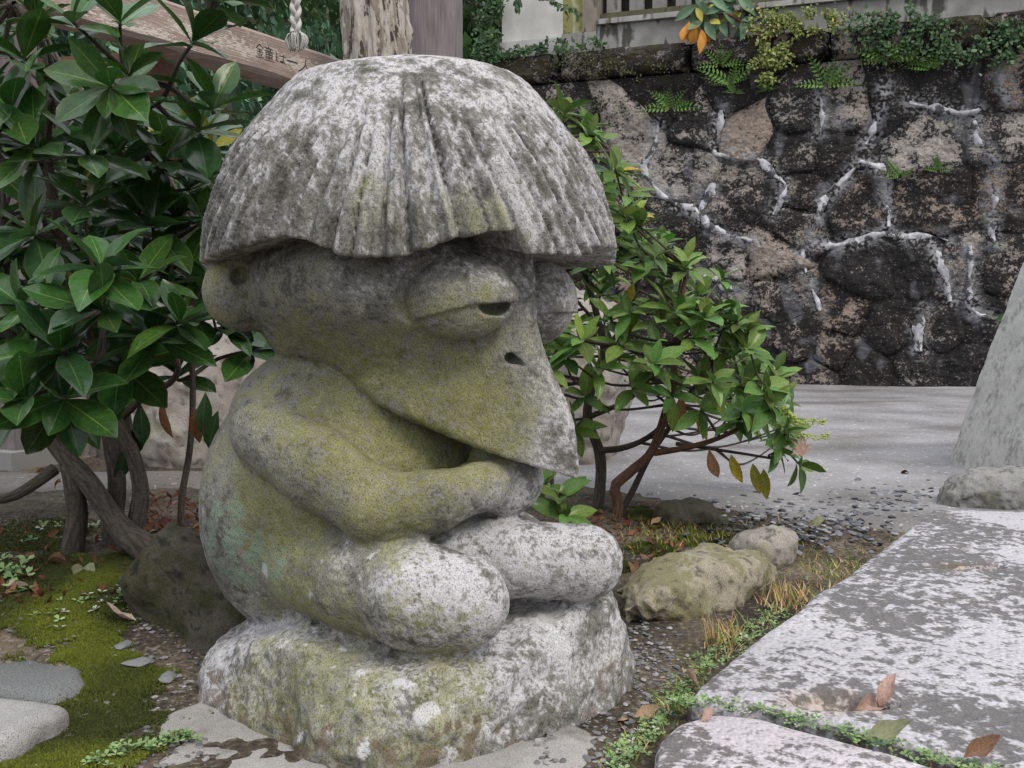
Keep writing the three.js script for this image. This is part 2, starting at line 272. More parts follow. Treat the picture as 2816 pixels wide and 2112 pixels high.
function dStatue(x, y, z) {
  let best = 1e9, lab = 0, d = 1e9;
  const add = (q, k, l) => { if (q < best) { best = q; lab = l; } d = smin(d, q, k); };
  if (y > 0.5) { add(dHair(x, y, z), 0.002, LAB.hair); }
  if (y > 0.26) {
    let h = smin(skull(x, y, z), dBeak(x, y, z), 0.05); h = smin(h, bridge(x, y, z), 0.035); h = smin(h, bridge2(x, y, z), 0.015);
    h = smax(h, -nostril(x, y, z), 0.001); h = smax(h, -socketN(x, y, z), 0.006);
    let e = dEyeN(x, y, z); e = Math.min(e, smax(lidN(x, y, z), edgeN(x, y, z), 0.0015)); e = smax(e, -Math.max(pupN(x, y, z), -edgeN(x, y, z)), 0.001);
    let e2 = dEyeF(x, y, z); e2 = Math.min(e2, smax(lidF(x, y, z), edgeF(x, y, z), 0.0015)); e2 = smax(e2, -Math.max(pupF(x, y, z), -edgeF(x, y, z)), 0.001);
    let r = smax(ear(x, y, z), -earRim(x, y, z), 0.012); r = smax(r, -earHole(x, y, z), 0.006);
    add(h, 0.002, LAB.head); add(e, 0.0015, LAB.eye); add(e2, 0.0015, LAB.eye2); add(r, 0.012, LAB.ear);
  }
  if (y < 0.66) {
    let b = smin(torso(x, y, z), neck(x, y, z), 0.06); b = smin(b, shoulder(x, y, z), 0.04); b = smin(b, lap(x, y, z), 0.02);
    add(b, 0.006, LAB.body); add(shell(x, y, z), 0.01, LAB.shell);
    add(dArm(x, y, z), 0.01, LAB.arm); add(dFist(x, y, z), 0.006, LAB.fist);
    add(dLegN(x, y, z), 0.02, LAB.leg); add(dLegF(x, y, z), 0.008, LAB.leg2); add(dPlinth(x, y, z), 0.022, LAB.plinth);
  }
  lastLabel = lab;
  if (Math.abs(d) < 0.03) d += 0.0012 * noise3(x * 45, y * 45, z * 45) + 0.0009 * noise3(x * 110, y * 110, z * 110) + (lab === LAB.plinth ? 0.003 * noise3(x * 60 + 5, y * 60, z * 60) + 0.006 * Math.abs(noise3(x * 22, y * 22, z * 22)) - 0.001 : 0);
  return d;
}
// growths on the stone, each where the photograph shows it: centre, reach, strength
const green = [[830, 1010, .12, .12, .55], [1010, 1180, .14, .13, .75], [1180, 1250, .12, .1, .75], [1100, 1330, .2, .09, .7], [760, 1250, .15, .1, .35], [1000, 1040, .18, .10, .4], [1250, 1160, .16, .1, .8], [850, 890, .15, .09, .5], [1060, 1440, .22, .07, .5], [760, 1420, .1, .08, .75], [800, 1560, .16, .09, .7],
  [700, 1560, .08, .08, .45], [900, 1720, .24, .07, .6], [1100, 1760, .28, .06, .6], [700, 1930, .2, .1, .6], [1150, 1960, .28, .12, .55], [930, 2010, .27, .1, .5], [1330, 570, .27, .05, .6], [1020, 560, .27, .04, .5], [1180, 1000, .2, .1, .45], [640, 1230, .02, .08, .4], [690, 1060, .08, .07, .5], [1400, 1000, .18, .08, .35], [1280, 900, .2, .06, .4], [620, 860, .1, .08, .5], [1330, 860, .21, .04, .4]].map(([a, b, z, r, s]) => [...LP(a, b, z), r, s]);
const whites = [[1100, 300, .2, .16, .35], [1480, 420, .1, .18, .3], [900, 300, .15, .14, .3], [1180, 1590, .26, .06, .5], [1300, 1600, .26, .07, .5], [1500, 1500, .15, .12, .35], [1100, 1850, .28, .07, .5], [1350, 1820, .25, .1, .5], [1600, 1720, .2, .08, .5], [700, 1800, .12, .1, .4], [1420, 1320, .12, .06, .3], [1560, 1230, .15, .07, .25], [1480, 1080, .16, .06, .12]].map(([a, b, z, r, s]) => [...LP(a, b, z), r, s]);
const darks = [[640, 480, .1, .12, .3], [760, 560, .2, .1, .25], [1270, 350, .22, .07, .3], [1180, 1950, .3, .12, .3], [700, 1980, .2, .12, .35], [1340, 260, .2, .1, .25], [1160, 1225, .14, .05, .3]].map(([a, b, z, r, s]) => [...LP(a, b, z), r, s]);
const teal = [[680, 1480, .08, .08, .6], [730, 1570, .12, .06, .5], [700, 1700, .12, .05, .3]].map(([a, b, z, r, s]) => [...LP(a, b, z), r, s]);
const blob = (list, x, y, z) => { let m = 0; for (const [cx, cy, cz, r, s] of list) { const q = ((x - cx) ** 2 + (y - cy) ** 2 + (z - cz) ** 2) / (r * r); if (q < 1.6) m = Math.max(m, s * (1 - ss(0.2, 1.6, q))); } return m; };
function stoneColor(x, y, z, lab) {
  const q = lab === 0 && y < 0.79 ? 0.5 : 1, a = fbm3(x * 11, y * 11 * q, z * 11, 3), b = fbm3(x * 45 + 9, y * 45 * q, z * 45, 3), c = noise3(x * 150, y * 150 * q + 4, z * 150), e = noise3(x * 260 + 7, y * 260, z * 260), m = noise3(x * 75 + 31, y * 75 * q, z * 75);
  let k = mix3([.20, .195, .172], [.28, .27, .25], clamp(0.5 + a));
  const hair = lab === 0, seat = lab >= 9;
  // pale crust
  const pale = b * 0.42 + c * 0.75 + e * 0.75 + a * 0.4 + blob(whites, x, y, z) * 1.1 + (hair ? -0.06 : seat ? 0.06 : -0.12);
  k = mix3(k, [.57, .555, .572], 0.92 * ss(-0.05, 0.42, pale));
  // black specks and crust
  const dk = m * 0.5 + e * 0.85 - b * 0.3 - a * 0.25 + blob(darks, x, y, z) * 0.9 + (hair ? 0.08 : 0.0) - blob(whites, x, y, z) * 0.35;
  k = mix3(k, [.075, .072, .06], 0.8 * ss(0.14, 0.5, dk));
  // algae
  const g0 = blob(green, x, y, z), g = g0 * 1.15 + a * 0.5 + b * 0.4 + c * 0.5 + e * 0.4;
  k = mix3(k, mix3([.27, .265, .06], [.15, .155, .036], clamp(0.5 + c)), 0.72 * ss(0.22, 1.0, g));
  const t = blob(teal, x, y, z) + b * 0.35 + c * 0.3; k = mix3(k, [.22, .30, .235], 0.75 * ss(0.45, 0.7, t));
  // round pale lichen discs on the rock and the legs
  if (seat && noise3(x * 38 + 2, y * 38, z * 38 + 6) + 0.12 * c > 0.50) k = mix3(k, [.60, .60, .60], 0.8);
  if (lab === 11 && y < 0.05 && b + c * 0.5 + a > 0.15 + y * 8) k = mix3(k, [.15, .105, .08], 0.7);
  return k;
}
console.log('statue');
{
  const g = meshSDF(dStatue, [-0.34, -0.06, -0.34], [0.34, 0.88, 0.34], 0.0027);
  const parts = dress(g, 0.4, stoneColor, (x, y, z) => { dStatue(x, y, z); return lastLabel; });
  console.log('statue triangles', g.index.count / 3);
  const st = thing('stone_statue', 'weathered granite statue of a seated beaked figure with bowl-shaped hair on a rough rock', 'statue', V(SX, 0, -SD));
  const part = (name, l, parent = st, label) => { const q = parts.get(LAB[l]); if (!q) return; const m = mesh(name, q, stoneMat, parent); if (label) m.userData = { label }; return m; };
  part('hair', 'hair', st, 'carved bowl of ribbed hair with a jagged hem'); const hd = part('head', 'head', st, 'face drawn out into a downward beak with a slit nostril');
  part('eye', 'eye', hd, 'bulging half-closed eye with a heavy lid'); part('eye', 'eye2', hd); part('ear', 'ear', hd);
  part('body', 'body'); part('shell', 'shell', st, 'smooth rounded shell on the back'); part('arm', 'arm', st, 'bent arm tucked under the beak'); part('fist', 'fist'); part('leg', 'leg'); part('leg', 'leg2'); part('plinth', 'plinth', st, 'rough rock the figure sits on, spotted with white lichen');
}

// ---------------------------------------------------------------- ground
console.log('ground');
const inPoly = (P, x, z) => { let c = false; for (let i = 0, j = P.length - 1; i < P.length; j = i++) if ((P[i][1] > z) !== (P[j][1] > z) && x < (P[j][0] - P[i][0]) * (z - P[i][1]) / (P[j][1] - P[i][1]) + P[i][0]) c = !c; return c; };
function polyDist(P, x, z) { let m = 1e9; for (let i = 0, j = P.length - 1; i < P.length; j = i++) { const ax = P[j][0], az = P[j][1], bx = P[i][0] - ax, bz = P[i][1] - az, t = clamp(((x - ax) * bx + (z - az) * bz) / (bx * bx + bz * bz)); m = Math.min(m, Math.hypot(x - ax - bx * t, z - az - bz * t)); } return inPoly(P, x, z) ? -m : m; }
const gpoly = (list, y = 0) => list.map(([a, b]) => { const p = onGround(a, b, y); return [p.x, p.z]; });
const groundY = (x, z) => 0.075 * ss(-0.28, -0.62, x) * ss(-1.25, -1.75, z) * (1 - 0.35 * ss(-2.3, -2.7, z)) + 0.035 * ss(-0.5, 0.2, x) * ss(1.0, 0.2, x) * ss(-2.1, -2.45, z) * (1 - ss(-2.8, -3.1, z)) + 0.008 * noise3(x * 3, 1, z * 3) + 0.004 * noise3(x * 11, 2, z * 11) + 0.004 * noise3(x * 34, 5, z * 34);
const drop = (px, py) => { let p = onGround(px, py); for (let i = 0; i < 4; i++) p = onGround(px, py, groundY(p.x, p.z)); return p; };
const soilTex = texture(1024, 1024, (u, v, i, j) => {   // 1 m a side
  const a = pfbm(u, v, 6, 5), b = pfbm(u, v, 110, 3, 50), w = PERM[(PERM[i & 255] + j) & 511] / 255; let k = mix3([.022, .017, .012], [.13, .105, .075], clamp(0.5 + 0.7 * a + 0.55 * b));
  if (b > 0.5) k = mix3(k, [.24, .22, .19], 0.6); if (b < -0.6) k = mix3(k, [.03, .025, .02], 0.7);
  return k.map((q) => q * (0.85 + 0.3 * w));
});
const soilBump = texture(512, 512, (u, v) => 0.5 + 0.35 * pfbm(u, v, 24, 4, 5), false);
const soilMat = new THREE.MeshStandardMaterial({ map: soilTex, bumpMap: soilBump, bumpScale: 0.008, roughness: 1, vertexColors: true });
// where moss and thin concrete spill lie, by picture position of their middles
const mossSpots = [[130, 1580, .20], [260, 1640, .14], [60, 1700, .10], [170, 1750, .08], [250, 1800, .06], [300, 1900, .09], [265, 1990, .10], [230, 2070, .09], [330, 1840, .05], [60, 1470, .2], [1800, 1510, .07], [1950, 1490, .08], [1700, 1560, .06], [1780, 1420, .07], [330, 1560, .09], [90, 2090, .09], [420, 1560, .06]].map(([a, b, r]) => { const p = drop(a, b); return [p.x, p.z, r]; });
const mossAt = (x, z) => { let m = 0; for (const [cx, cz, r] of mossSpots) m = Math.max(m, 1 - Math.hypot(x - cx, z - cz) / r); return m + 0.35 * fbm3(x * 14, 0, z * 14, 3) - 0.12; };
function sheet(x0, x1, z0, z1, step, yf, cf, uvs) {
  const nx = Math.round((x1 - x0) / step), nz = Math.round((z1 - z0) / step), p = [], c = [], u = [], id = [];
  for (let j = 0; j <= nz; j++) for (let i = 0; i <= nx; i++) { const x = lerp(x0, x1, i / nx), z = lerp(z0, z1, j / nz), q = cf(x, z); p.push(x, yf(x, z), z); c.push(q[0], q[1], q[2]); u.push(x / uvs, z / uvs); }
  for (let j = 0; j < nz; j++) for (let i = 0; i < nx; i++) { const a = j * (nx + 1) + i; id.push(a, a + nx + 1, a + 1, a + 1, a + nx + 1, a + nx + 2); }
  const g = new THREE.BufferGeometry(); g.setAttribute('position', new THREE.Float32BufferAttribute(p, 3)); g.setAttribute('color', new THREE.Float32BufferAttribute(c, 3)); g.setAttribute('uv', new THREE.Float32BufferAttribute(u, 2)); g.setIndex(id); g.computeVertexNormals(); return g;
}
const soilColor = (x, z) => { const m = ss(0.0, 0.3, mossAt(x, z)), n = 0.5 + 0.5 * noise3(x * 5, 4, z * 5); const grey = ss(-0.1, 0.25, fbm3(x * 3 + 4, 2, z * 3, 2)) ; let k = mix3([.6, .56, .5], [1.05, 1.02, .98], grey); const red = ss(0.16, 0.04, Math.hypot(x + 0.52, (z + 1.85) * 0.7)); k = mix3(k, [.8, .5, .38], red * 0.8); k = mix3(k, [.62, .85, .2], m * 0.85); return k.map((q) => q * (0.9 + 0.2 * n)); };
{
  // one sheet, finer near the viewer
  const parts = [sheet(-2.6, 2.6, -3.4, -0.2, 0.016, groundY, soilColor, 1)];
  structure('ground', parts[0], soilMat);
  const far = []; const Y = -0.012;
  for (const [x0, x1, z0, z1] of [[-60, 60, -60, -3.39], [-60, 60, -0.21, 10], [-60, -2.59, -3.39, -0.21], [2.59, 60, -3.39, -0.21]]) far.push(sheet(x0, x1, z0, z1, 2.5, () => Y, () => [1, 1, .9], 1));
  structure('terrain', mergeGeometries(far), soilMat);
}
// ---- pale concrete path behind the shrubs
let pathLift;
const concTex = texture(1024, 1024, (u, v, i, j) => {
  const a = pfbm(u, v, 4, 5, 3), b = pfbm(u, v, 64, 3, 20), w = PERM[(PERM[i & 255] + j) & 511] / 255; let k = mix3([.17, .164, .164], [.32, .312, .322], clamp(0.5 + 0.55 * a + 0.12 * b));
  if (b > 0.62) k = mix3(k, [.12, .115, .115], 0.7); if (b < -0.65) k = mix3(k, [.62, .6, .58], 0.7); return k.map((q) => q * (0.9 + 0.2 * w));
});
const concMat = new THREE.MeshStandardMaterial({ map: concTex, bumpMap: soilBump, bumpScale: 0.004, roughness: 0.95, vertexColors: true });
{
  const edge = [[9.5, -2.05], [1.35, -2.12], [0.98, -2.32], [0.72, -2.42], [0.42, -2.55], [0.28, -2.72], [0.12, -2.88], [-0.2, -2.9], [-0.6, -2.72], [-1.2, -2.62], [-2.2, -2.60], [-4, -2.6], [-4, -12.5], [9.5, -12.5]];
  const g = sheet(-4, 9.5, -12.5, -2.05, 0.05, (x, z) => 0, () => [1, 1, 1], 1.3), P = g.attributes.position, C = g.attributes.color, I = [], keep = g.index.array;
  pathLift = (x, z) => (z > -3.1 ? Math.max(groundY(x, z), 0) * (1 - ss(-2.9, -3.1, z)) : 0) + 0.014 + 0.012 * noise3(x * 1.3, 3, z * 1.3) + 0.03 * ss(-4, -7, z) * ss(2, 4, x);
  for (let i = 0; i < P.count; i++) { const x = P.getX(i), z = P.getZ(i), d = polyDist(edge, x, z) + 0.03 * noise3(x * 6, 7, z * 6); P.setY(i, pathLift(x, z) - ss(-0.05, 0.04, d) * 0.07); const n = fbm3(x * 1.7, 1, z * 1.7, 3), s = ss(-0.1, 0.5, fbm3(x * 0.9 + 7, 5, z * 2.2, 3)); const k = mix3(mix3([1, 1, 1], [.55, .52, .48], s * 0.8), [.52, .46, .38], 0.85 * ss(0.0, -0.25, x + 0.12 * n)); C.setXYZ(i, ...k.map((q) => q * (1 + 0.15 * n))); }
  for (let t = 0; t < keep.length; t += 3) { const a = keep[t], b = keep[t + 1], c = keep[t + 2]; if ([a, b, c].some((q) => polyDist(edge, P.getX(q), P.getZ(q)) < 0.08)) I.push(a, b, c); }
  g.setIndex(I); g.computeVertexNormals(); structure('path', g, concMat);
}
// ---- paving slabs
const slabTex = texture(1024, 1024, (u, v, i, j) => {   // 0.8 m a side: pale crust broken over dark stone
  const a = pfbm(u, v, 34, 5, 11), b = pfbm(u, v, 120, 3, 90), l = pfbm(u, v, 3, 3, 70), w = PERM[(PERM[i & 255] + j) & 511] / 255; const dark = mix3([.10, .096, .095], [.18, .172, .17], w), pale = mix3([.34, .33, .34], [.52, .508, .53], clamp(0.5 + 0.5 * b));
  return mix3(dark, pale, ss(-0.32, 0.44, a * 0.95 + b * 0.45 + 1.0 * l + 0.06)).map((q) => q * (0.88 + 0.24 * w));
});
const slabBump = texture(1024, 1024, (u, v) => 0.5 + 0.3 * pfbm(u, v, 34, 5, 11) + 0.15 * pfbm(u, v, 90, 2, 90), false);
const slabMat = new THREE.MeshPhysicalMaterial({ specularIntensity: 0.5, map: slabTex, bumpMap: slabBump, bumpScale: 0.006, roughness: 0.93, vertexColors: true });
const plainMat = new THREE.MeshPhysicalMaterial({ specularIntensity: 0.4, map: graniteTex, bumpMap: graniteBump, bumpScale: 0.0015, roughness: 0.93, vertexColors: true });
const pave = new THREE.Group(); pave.name = 'stone_paving'; pave.userData = { kind: 'structure' }; scene.add(pave);
function slab(name, list, top, cell, mat, uvs, color, extra, wobble = 0.014) {
  const P = gpoly(list, top), xs = P.map((p) => p[0]), zs = P.map((p) => p[1]), lo = [Math.min(...xs) - 0.05, -0.05, Math.min(...zs) - 0.05], hi = [Math.max(...xs) + 0.05, top + 0.04, Math.max(...zs) + 0.05];
  const f = (x, y, z) => { const n = noise3(x * 5, y * 5, z * 5), n2 = noise3(x * 22, y * 22, z * 22); let d = smax(polyDist(P, x, z) + wobble * n + 0.006 * n2, y - top - 0.006 * noise3(x * 3, 9, z * 3) - 0.0035 * n2, 0.022); d = Math.max(d, -0.04 - y); return extra ? extra(x, y, z, d) : d; };
  const g = dress(meshSDF(f, lo, hi, cell), uvs, color).get(0); return mesh(name, g, mat, pave);
}
const holeA = onGround(2395, 1935, 0.03), holeB = onGround(2690, 1562, 0.03);
const hA = ell([holeA.x, 0.028, holeA.z], [0.034, 0.035, 0.017]), hA2 = ell([holeA.x - 0.05, 0.045, holeA.z - 0.004], [0.055, 0.03, 0.028]), hB = ell([holeB.x, 0.03, holeB.z], [0.052, 0.03, 0.014]), hB2 = ell([holeB.x - 0.04, 0.042, holeB.z - 0.005], [0.06, 0.022, 0.02]);
const tint = (r, g, b, amp) => (x, y, z) => { const n = 1 + amp * fbm3(x * 4, y * 4, z * 4, 3); return [r * n, g * n, b * n]; };
const speckled = (r, g, b) => (x, y, z) => { const n = 1 + 0.22 * fbm3(x * 5, y * 5, z * 5, 3) + 0.16 * noise3(x * 90, y * 90, z * 90), s = ss(0.12, 0.5, fbm3(x * 9 + 3, y * 9, z * 9, 4)); return mix3([r * n, g * n, b * n], [.11, .095, .07], 0.7 * s); };
slab('paving_slab', [[2560, 1398], [2470, 1460], [2400, 1525], [2300, 1590], [2165, 1690], [2020, 1790], [1905, 1880], [1880, 1915], [1935, 1932], [2110, 1950], [2300, 2000], [2500, 2052], [2720, 2112], [3000, 2190], [3900, 2260], [3900, 1520], [2900, 1408]], 0.032, 0.0072, slabMat, 0.8,
  (x, y, z) => { const n = 1 + 0.12 * fbm3(x * 4, y * 4, z * 4, 3); let k = [n, n * .985, n]; const e = Math.hypot(x - holeA.x + 0.05, (z - holeA.z) * 1.6), e2 = Math.hypot(x - holeB.x + 0.03, (z - holeB.z) * 2); const s = ss(0.09, 0.03, Math.min(e, e2) + 0.03 * noise3(x * 60, y * 60, z * 60)); return mix3(k, [.85, .66, .45], s * 0.6); },
  (x, y, z, d) => { let q = smax(d, -hA(x, y, z), 0.008); q = smax(q, -hA2(x, y, z), 0.012); q = smax(q, -hB(x, y, z), 0.008); return smax(q, -hB2(x, y, z), 0.012); });
slab('paving_slab', [[1795, 2020], [1850, 1978], [1960, 1953], [2100, 1970], [2280, 2016], [2480, 2070], [2700, 2142], [2900, 2330], [2300, 2420], [1760, 2400], [1770, 2120]], 0.03, 0.005, slabMat, 0.62, tint(1.08, 1.02, 1.02, 0.12));
slab('footing_slab', [[300, 2180], [420, 2050], [455, 1960], [540, 1925], [700, 1880], [1200, 1860], [1560, 1950], [1670, 1992], [1700, 2050], [1680, 2130], [1600, 2400], [700, 2400], [330, 2330]], 0.005, 0.005, plainMat, 0.33, speckled(.36, .342, .325), null, 0.04);
slab('corner_slab', [[-160, 1890], [0, 1905], [110, 1918], [172, 1930], [150, 1955], [60, 2000], [-60, 2040], [-260, 2040]], 0.035, 0.005, plainMat, 0.33, speckled(.38, .37, .36));
slab('corner_slab', [[-300, 1730], [40, 1735], [190, 1765], [250, 1810], [240, 1870], [150, 1915], [0, 1895], [-260, 1870]], 0.022, 0.006, plainMat, 0.5, tint(.16, .165, .165, 0.5));
// ---- rocks
function rock(name, label, c, r, turn, o = {}) {
  const [rx, ry, rz] = r, cs = Math.cos(turn), sn = Math.sin(turn), big = Math.max(rx, ry, rz) * 1.25 + 0.02, pw = o.pow ?? 2.6, amp = o.amp ?? 0.12, sd = o.seed ?? 0, mn = Math.min(rx, ry, rz);
  const f = (x, y, z) => { const X = (x * cs + z * sn) / rx, Z = (-x * sn + z * cs) / rz, Y = y / ry; let d = (Math.pow(Math.abs(X) ** pw + Math.abs(Y) ** pw + Math.abs(Z) ** pw, 1 / pw) - 1) * mn; d += mn * amp * (2 * noise3(x / mn * 0.7 + sd, y / mn * 0.7, z / mn * 0.7) + 0.7 * noise3(x / mn * 2 + sd, y / mn * 2, z / mn * 2)) + 0.003 * noise3(x * 60, y * 60, z * 60); d += mn * (o.rough ?? 0.05) * fbm3(x / mn * 5 + sd, y / mn * 5, z / mn * 5, 2); if (o.cut) d = o.cut(x, y, z, d); return d; };
  const g = dress(meshSDF(f, [-big, -Math.max(ry * 1.3, 0.03), -big], [big, ry * 1.35 + 0.02, big], o.cell ?? 0.006), o.uv ?? 0.4, o.color ?? ((x, y, z) => [.3, .29, .27])).get(0);
  const m = mesh(name, g, o.mat ?? plainMat, null); m.position.copy(c); return tag(m, label, 'rock', o.group);
}
const mossy = (base, gr, amt, s = 0) => (x, y, z) => { const a = fbm3(x * 12 + s, y * 12, z * 12, 3), b = fbm3(x * 50 + s, y * 50, z * 50, 2), c = noise3(x * 160, y * 160, z * 160); let k = base.map((q) => q * (1 + 0.25 * a + 0.2 * b)); k = mix3(k, gr, ss(-0.1, 0.4, a * 0.8 + b * 0.5 + c * 0.3 + amt) * 0.8); return b + c * 0.6 < -0.45 ? k.map((q) => q * 0.45) : k; };
{
  let p = drop(505, 1680);
  rock('mossy_rock', 'dark mossy rock half hidden behind the back of the statue', V(-0.455, 0.03, -1.60), [0.13, 0.13, 0.1], 0.5, { seed: 3, amp: 0.2, pow: 2.3, color: mossy([.10, .09, .07], [.05, .05, .022], 0.1) });
  p = onGround(1880, 1690); rock('edging_stone', 'long olive boulder lying beside the rock the statue sits on', V(0.335, 0.018, -1.86), [0.205, 0.060, 0.08], -0.85, { seed: 21, amp: 0.12, rough: 0.03, pow: 2.5, color: mossy([.36, .32, .245], [.17, .16, .075], 0.12, 4) });
  p = onGround(2090, 1590); rock('edging_stone', 'small rounded grey stone at the far end of the olive boulder', V(0.505, 0.02, -2.10), [0.07, 0.052, 0.055], -0.6, { seed: 8, color: mossy([.36, .33, .29], [.24, .22, .14], -0.1, 9) });
  p = onGround(1890, 1445, 0.02); rock('edging_stone', 'small dark angular rock at the foot of the right-hand shrub beside embedded pebbles', V(p.x, 0.035, p.z), [0.07, 0.042, 0.045], -0.1, { seed: 33, amp: 0.2, color: mossy([.12, .11, .085], [.06, .06, .035], 0.1, 2) });
  // block beside the far end of the slab
  const bc = onGround(2790, 1390, 0.0);
  const pale = (x, y, z) => { const a = fbm3(x * 30, y * 30, z * 30, 3), b = noise3(x * 120, y * 120, z * 120), c = noise3(x * 200 + 4, y * 200, z * 200); let k = [.52, .51, .49]; k = mix3(k, [.15, .145, .13], 0.5 * ss(0.0, 0.5, noise3(x * 78, y * 78, z * 78) * 0.7 + 0.6 * fbm3(x * 14 + 3, y * 14, z * 14, 3))); return k.map((q) => q * (1 + 0.2 * a)); };
  rock('granite_block', 'big pale speckled granite block with a slanting face at the end of the slab', V(1.985, 0.30, -3.06), [0.60, 0.46, 0.34], 0.12, { seed: 50, amp: 0.008, rough: 0.02, pow: 14, cell: 0.0072, color: pale, cut: (x, y, z, d) => smax(d, (-x * 0.945 + y * 0.327 + 0.006 * noise3(x * 8, y * 8, z * 8)) - 0.43, 0.015) });
  rock('foot_stone', 'low rounded grey stone lying at the foot of the granite block', V(1.32, 0.03, -2.68), [0.22, 0.075, 0.09], 0.1, { seed: 60, amp: 0.08, color: mossy([.30, .295, .28], [.16, .155, .12], -0.05, 7) });
  // granite boulders behind the left shrub and the statue
  const pink = (x, y, z) => { const a = fbm3(x * 9, y * 9, z * 9, 3), b = fbm3(x * 40, y * 40, z * 40, 2), c = noise3(x * 110, y * 110, z * 110); let k = mix3([.30, .26, .235], [.44, .41, .385], clamp(0.5 + a)); k = mix3(k, [.10, .095, .085], 0.75 * ss(0.15, 0.45, b * 0.8 + c * 0.4)); return mix3(k, [.22, .20, .11], 0.6 * ss(0.3, 0.6, a - b * 0.4)); };
  const row = [[-1.75, 0.2, -3.5, .42, .34, .3, 'widest pink-grey granite boulder behind the left shrub beside the wooden post'], [-1.02, 0.2, -3.42, .36, .31, .28, 'pink-grey granite boulder behind the stems of the left shrub'], [-0.38, 0.22, -3.38, .33, .36, .27, 'granite boulder standing behind the back of the statue'], [0.15, 0.24, -3.6, .24, .36, .24, 'pale granite boulder showing through the twigs of the right-hand shrub']];
  row.forEach(([x, y, z, a, b, c, l], i) => rock('granite_boulder', l, V(x, y, z), [a, b, c], i * 0.7, { seed: 70 + i * 9, amp: 0.13, pow: 3.2, cell: 0.012, color: pink, group: 'granite boulders lining the path' }));
}

// ---------------------------------------------------------------- retaining wall: its own frame (a along, b up, c out of the wall)
console.log('wall');
const WA = 21 * Math.PI / 180, WU = V(Math.cos(WA), 0, Math.sin(WA)), WN = V(-Math.sin(WA), 0, Math.cos(WA)), WB = onGround(2400, 1068);
const ab = (px, py, c = 0) => { const r = ray(px, py), o = V(0, EYE, 0).sub(WB), t = (c - o.dot(WN)) / r.dot(WN), p = o.addScaledVector(r, t); return [p.dot(WU), p.y + WB.y]; };
const z5 = (x, y) => ab(1400 + x * 0.6629, y * 0.6629);       // positions read off one enlarged crop of the photograph
const wallGroup = thing('retaining_wall', 'tall old wall of irregular granite stones blackened by grime with white mortar seams', 'wall', WB.clone().setY(0));
wallGroup.rotation.y = -WA;
const A0 = ab(1250, 700)[0], A1 = 3.6, TOPB = ab(1481, 235)[1], CAPB = ab(1500, 145)[1];
console.log('wall frame', A0.toFixed(2), A1, TOPB.toFixed(2), CAPB.toFixed(2), ab(2816, 40).map((q) => q.toFixed(2)), ab(2300, 120).map((q) => q.toFixed(2)), ab(1900, 60).map((q) => q.toFixed(2)));
const seeds = [[510, 570], [770, 500], [1000, 520], [1190, 470], [1190, 640], [1390, 470], [1720, 590], [2060, 560], [1800, 370], [2070, 380], [1600, 420], [710, 720], [960, 840], [1200, 810], [1370, 640], [1440, 830], [1760, 840], [2090, 800], [640, 950], [900, 1070], [1080, 1060], [1170, 930], [1490, 1140], [1690, 1100], [1870, 1130], [2060, 1130], [720, 1150], [900, 1260], [1120, 1240], [1390, 1310], [1000, 1400], [1190, 1420], [1340, 1450], [1560, 1370], [1800, 1370], [1960, 1330], [1480, 1540], [1700, 1530], [1920, 1520], [1080, 1540], [1270, 1580], [850, 1450], [2150, 1450], [2200, 1280], [2300, 1000], [2280, 700], [2300, 450], [600, 1330], [480, 1100], [430, 850], [330, 650], [300, 1000], [350, 1300], [200, 800], [700, 1560], [450, 1500], [940, 390], [660, 420], [2200, 1600], [2400, 1300], [2350, 1550]].map(([x, y]) => z5(x, y));
const beads = [[[885, 460], [870, 540], [850, 600], [860, 640], [940, 650], [1040, 665], [1100, 730], [1150, 770], [1130, 830], [1095, 890]], [[620, 520], [600, 620], [560, 690], [600, 770], [680, 840], [780, 880], [810, 920], [900, 970], [1010, 1000]], [[850, 760], [830, 820], [800, 860], [820, 930]], [[1455, 670], [1400, 740], [1340, 800], [1300, 840], [1280, 920], [1250, 990], [1220, 1040], [1230, 1120], [1260, 1200], [1290, 1290]], [[1455, 670], [1540, 700], [1560, 780], [1570, 850], [1575, 940]], [[1270, 1010], [1340, 1020], [1440, 1000], [1550, 970], [1660, 985], [1780, 985], [1820, 1000]], [[1750, 990], [1770, 1060], [1800, 1120], [1820, 1210], [1830, 1250]], [[1910, 1020], [1915, 1100], [1905, 1190], [1930, 1290], [1990, 1320]], [[1560, 360], [1540, 450], [1510, 540], [1480, 600]], [[1660, 430], [1740, 445], [1860, 470], [1950, 460]], [[1930, 500], [1940, 580], [1990, 640], [2020, 680]], [[1720, 1290], [1695, 1380], [1700, 1460]], [[2010, 760], [2015, 830], [2000, 930], [2010, 1010]], [[540, 940], [620, 1000], [680, 1060], [760, 1130], [860, 1160], [920, 1200], [970, 1220]], [[2030, 300], [2060, 380], [2080, 450]], [[1290, 400], [1305, 480], [1290, 560]]].map((l) => l.map(([x, y]) => z5(x, y)));
const beadDist = (a, b) => { let m = 1e9; for (const l of beads) for (let i = 0; i + 1 < l.length; i++) { const ax = l[i][0], ay = l[i][1], bx = l[i + 1][0] - ax, by = l[i + 1][1] - ay, t = clamp(((a - ax) * bx + (b - ay) * by) / (bx * bx + by * by)); m = Math.min(m, Math.hypot(a - ax - bx * t, b - ay - by * t)); } return m; };
const clipHalf = (P, nx, ny, k) => { const o = []; for (let i = 0; i < P.length; i++) { const p = P[i], q = P[(i + 1) % P.length], dp = p[0] * nx + p[1] * ny - k, dq = q[0] * nx + q[1] * ny - k; if (dp <= 0) o.push(p); if (dp * dq < 0) { const t = dp / (dp - dq); o.push([lerp(p[0], q[0], t), lerp(p[1], q[1], t)]); } } return o; };
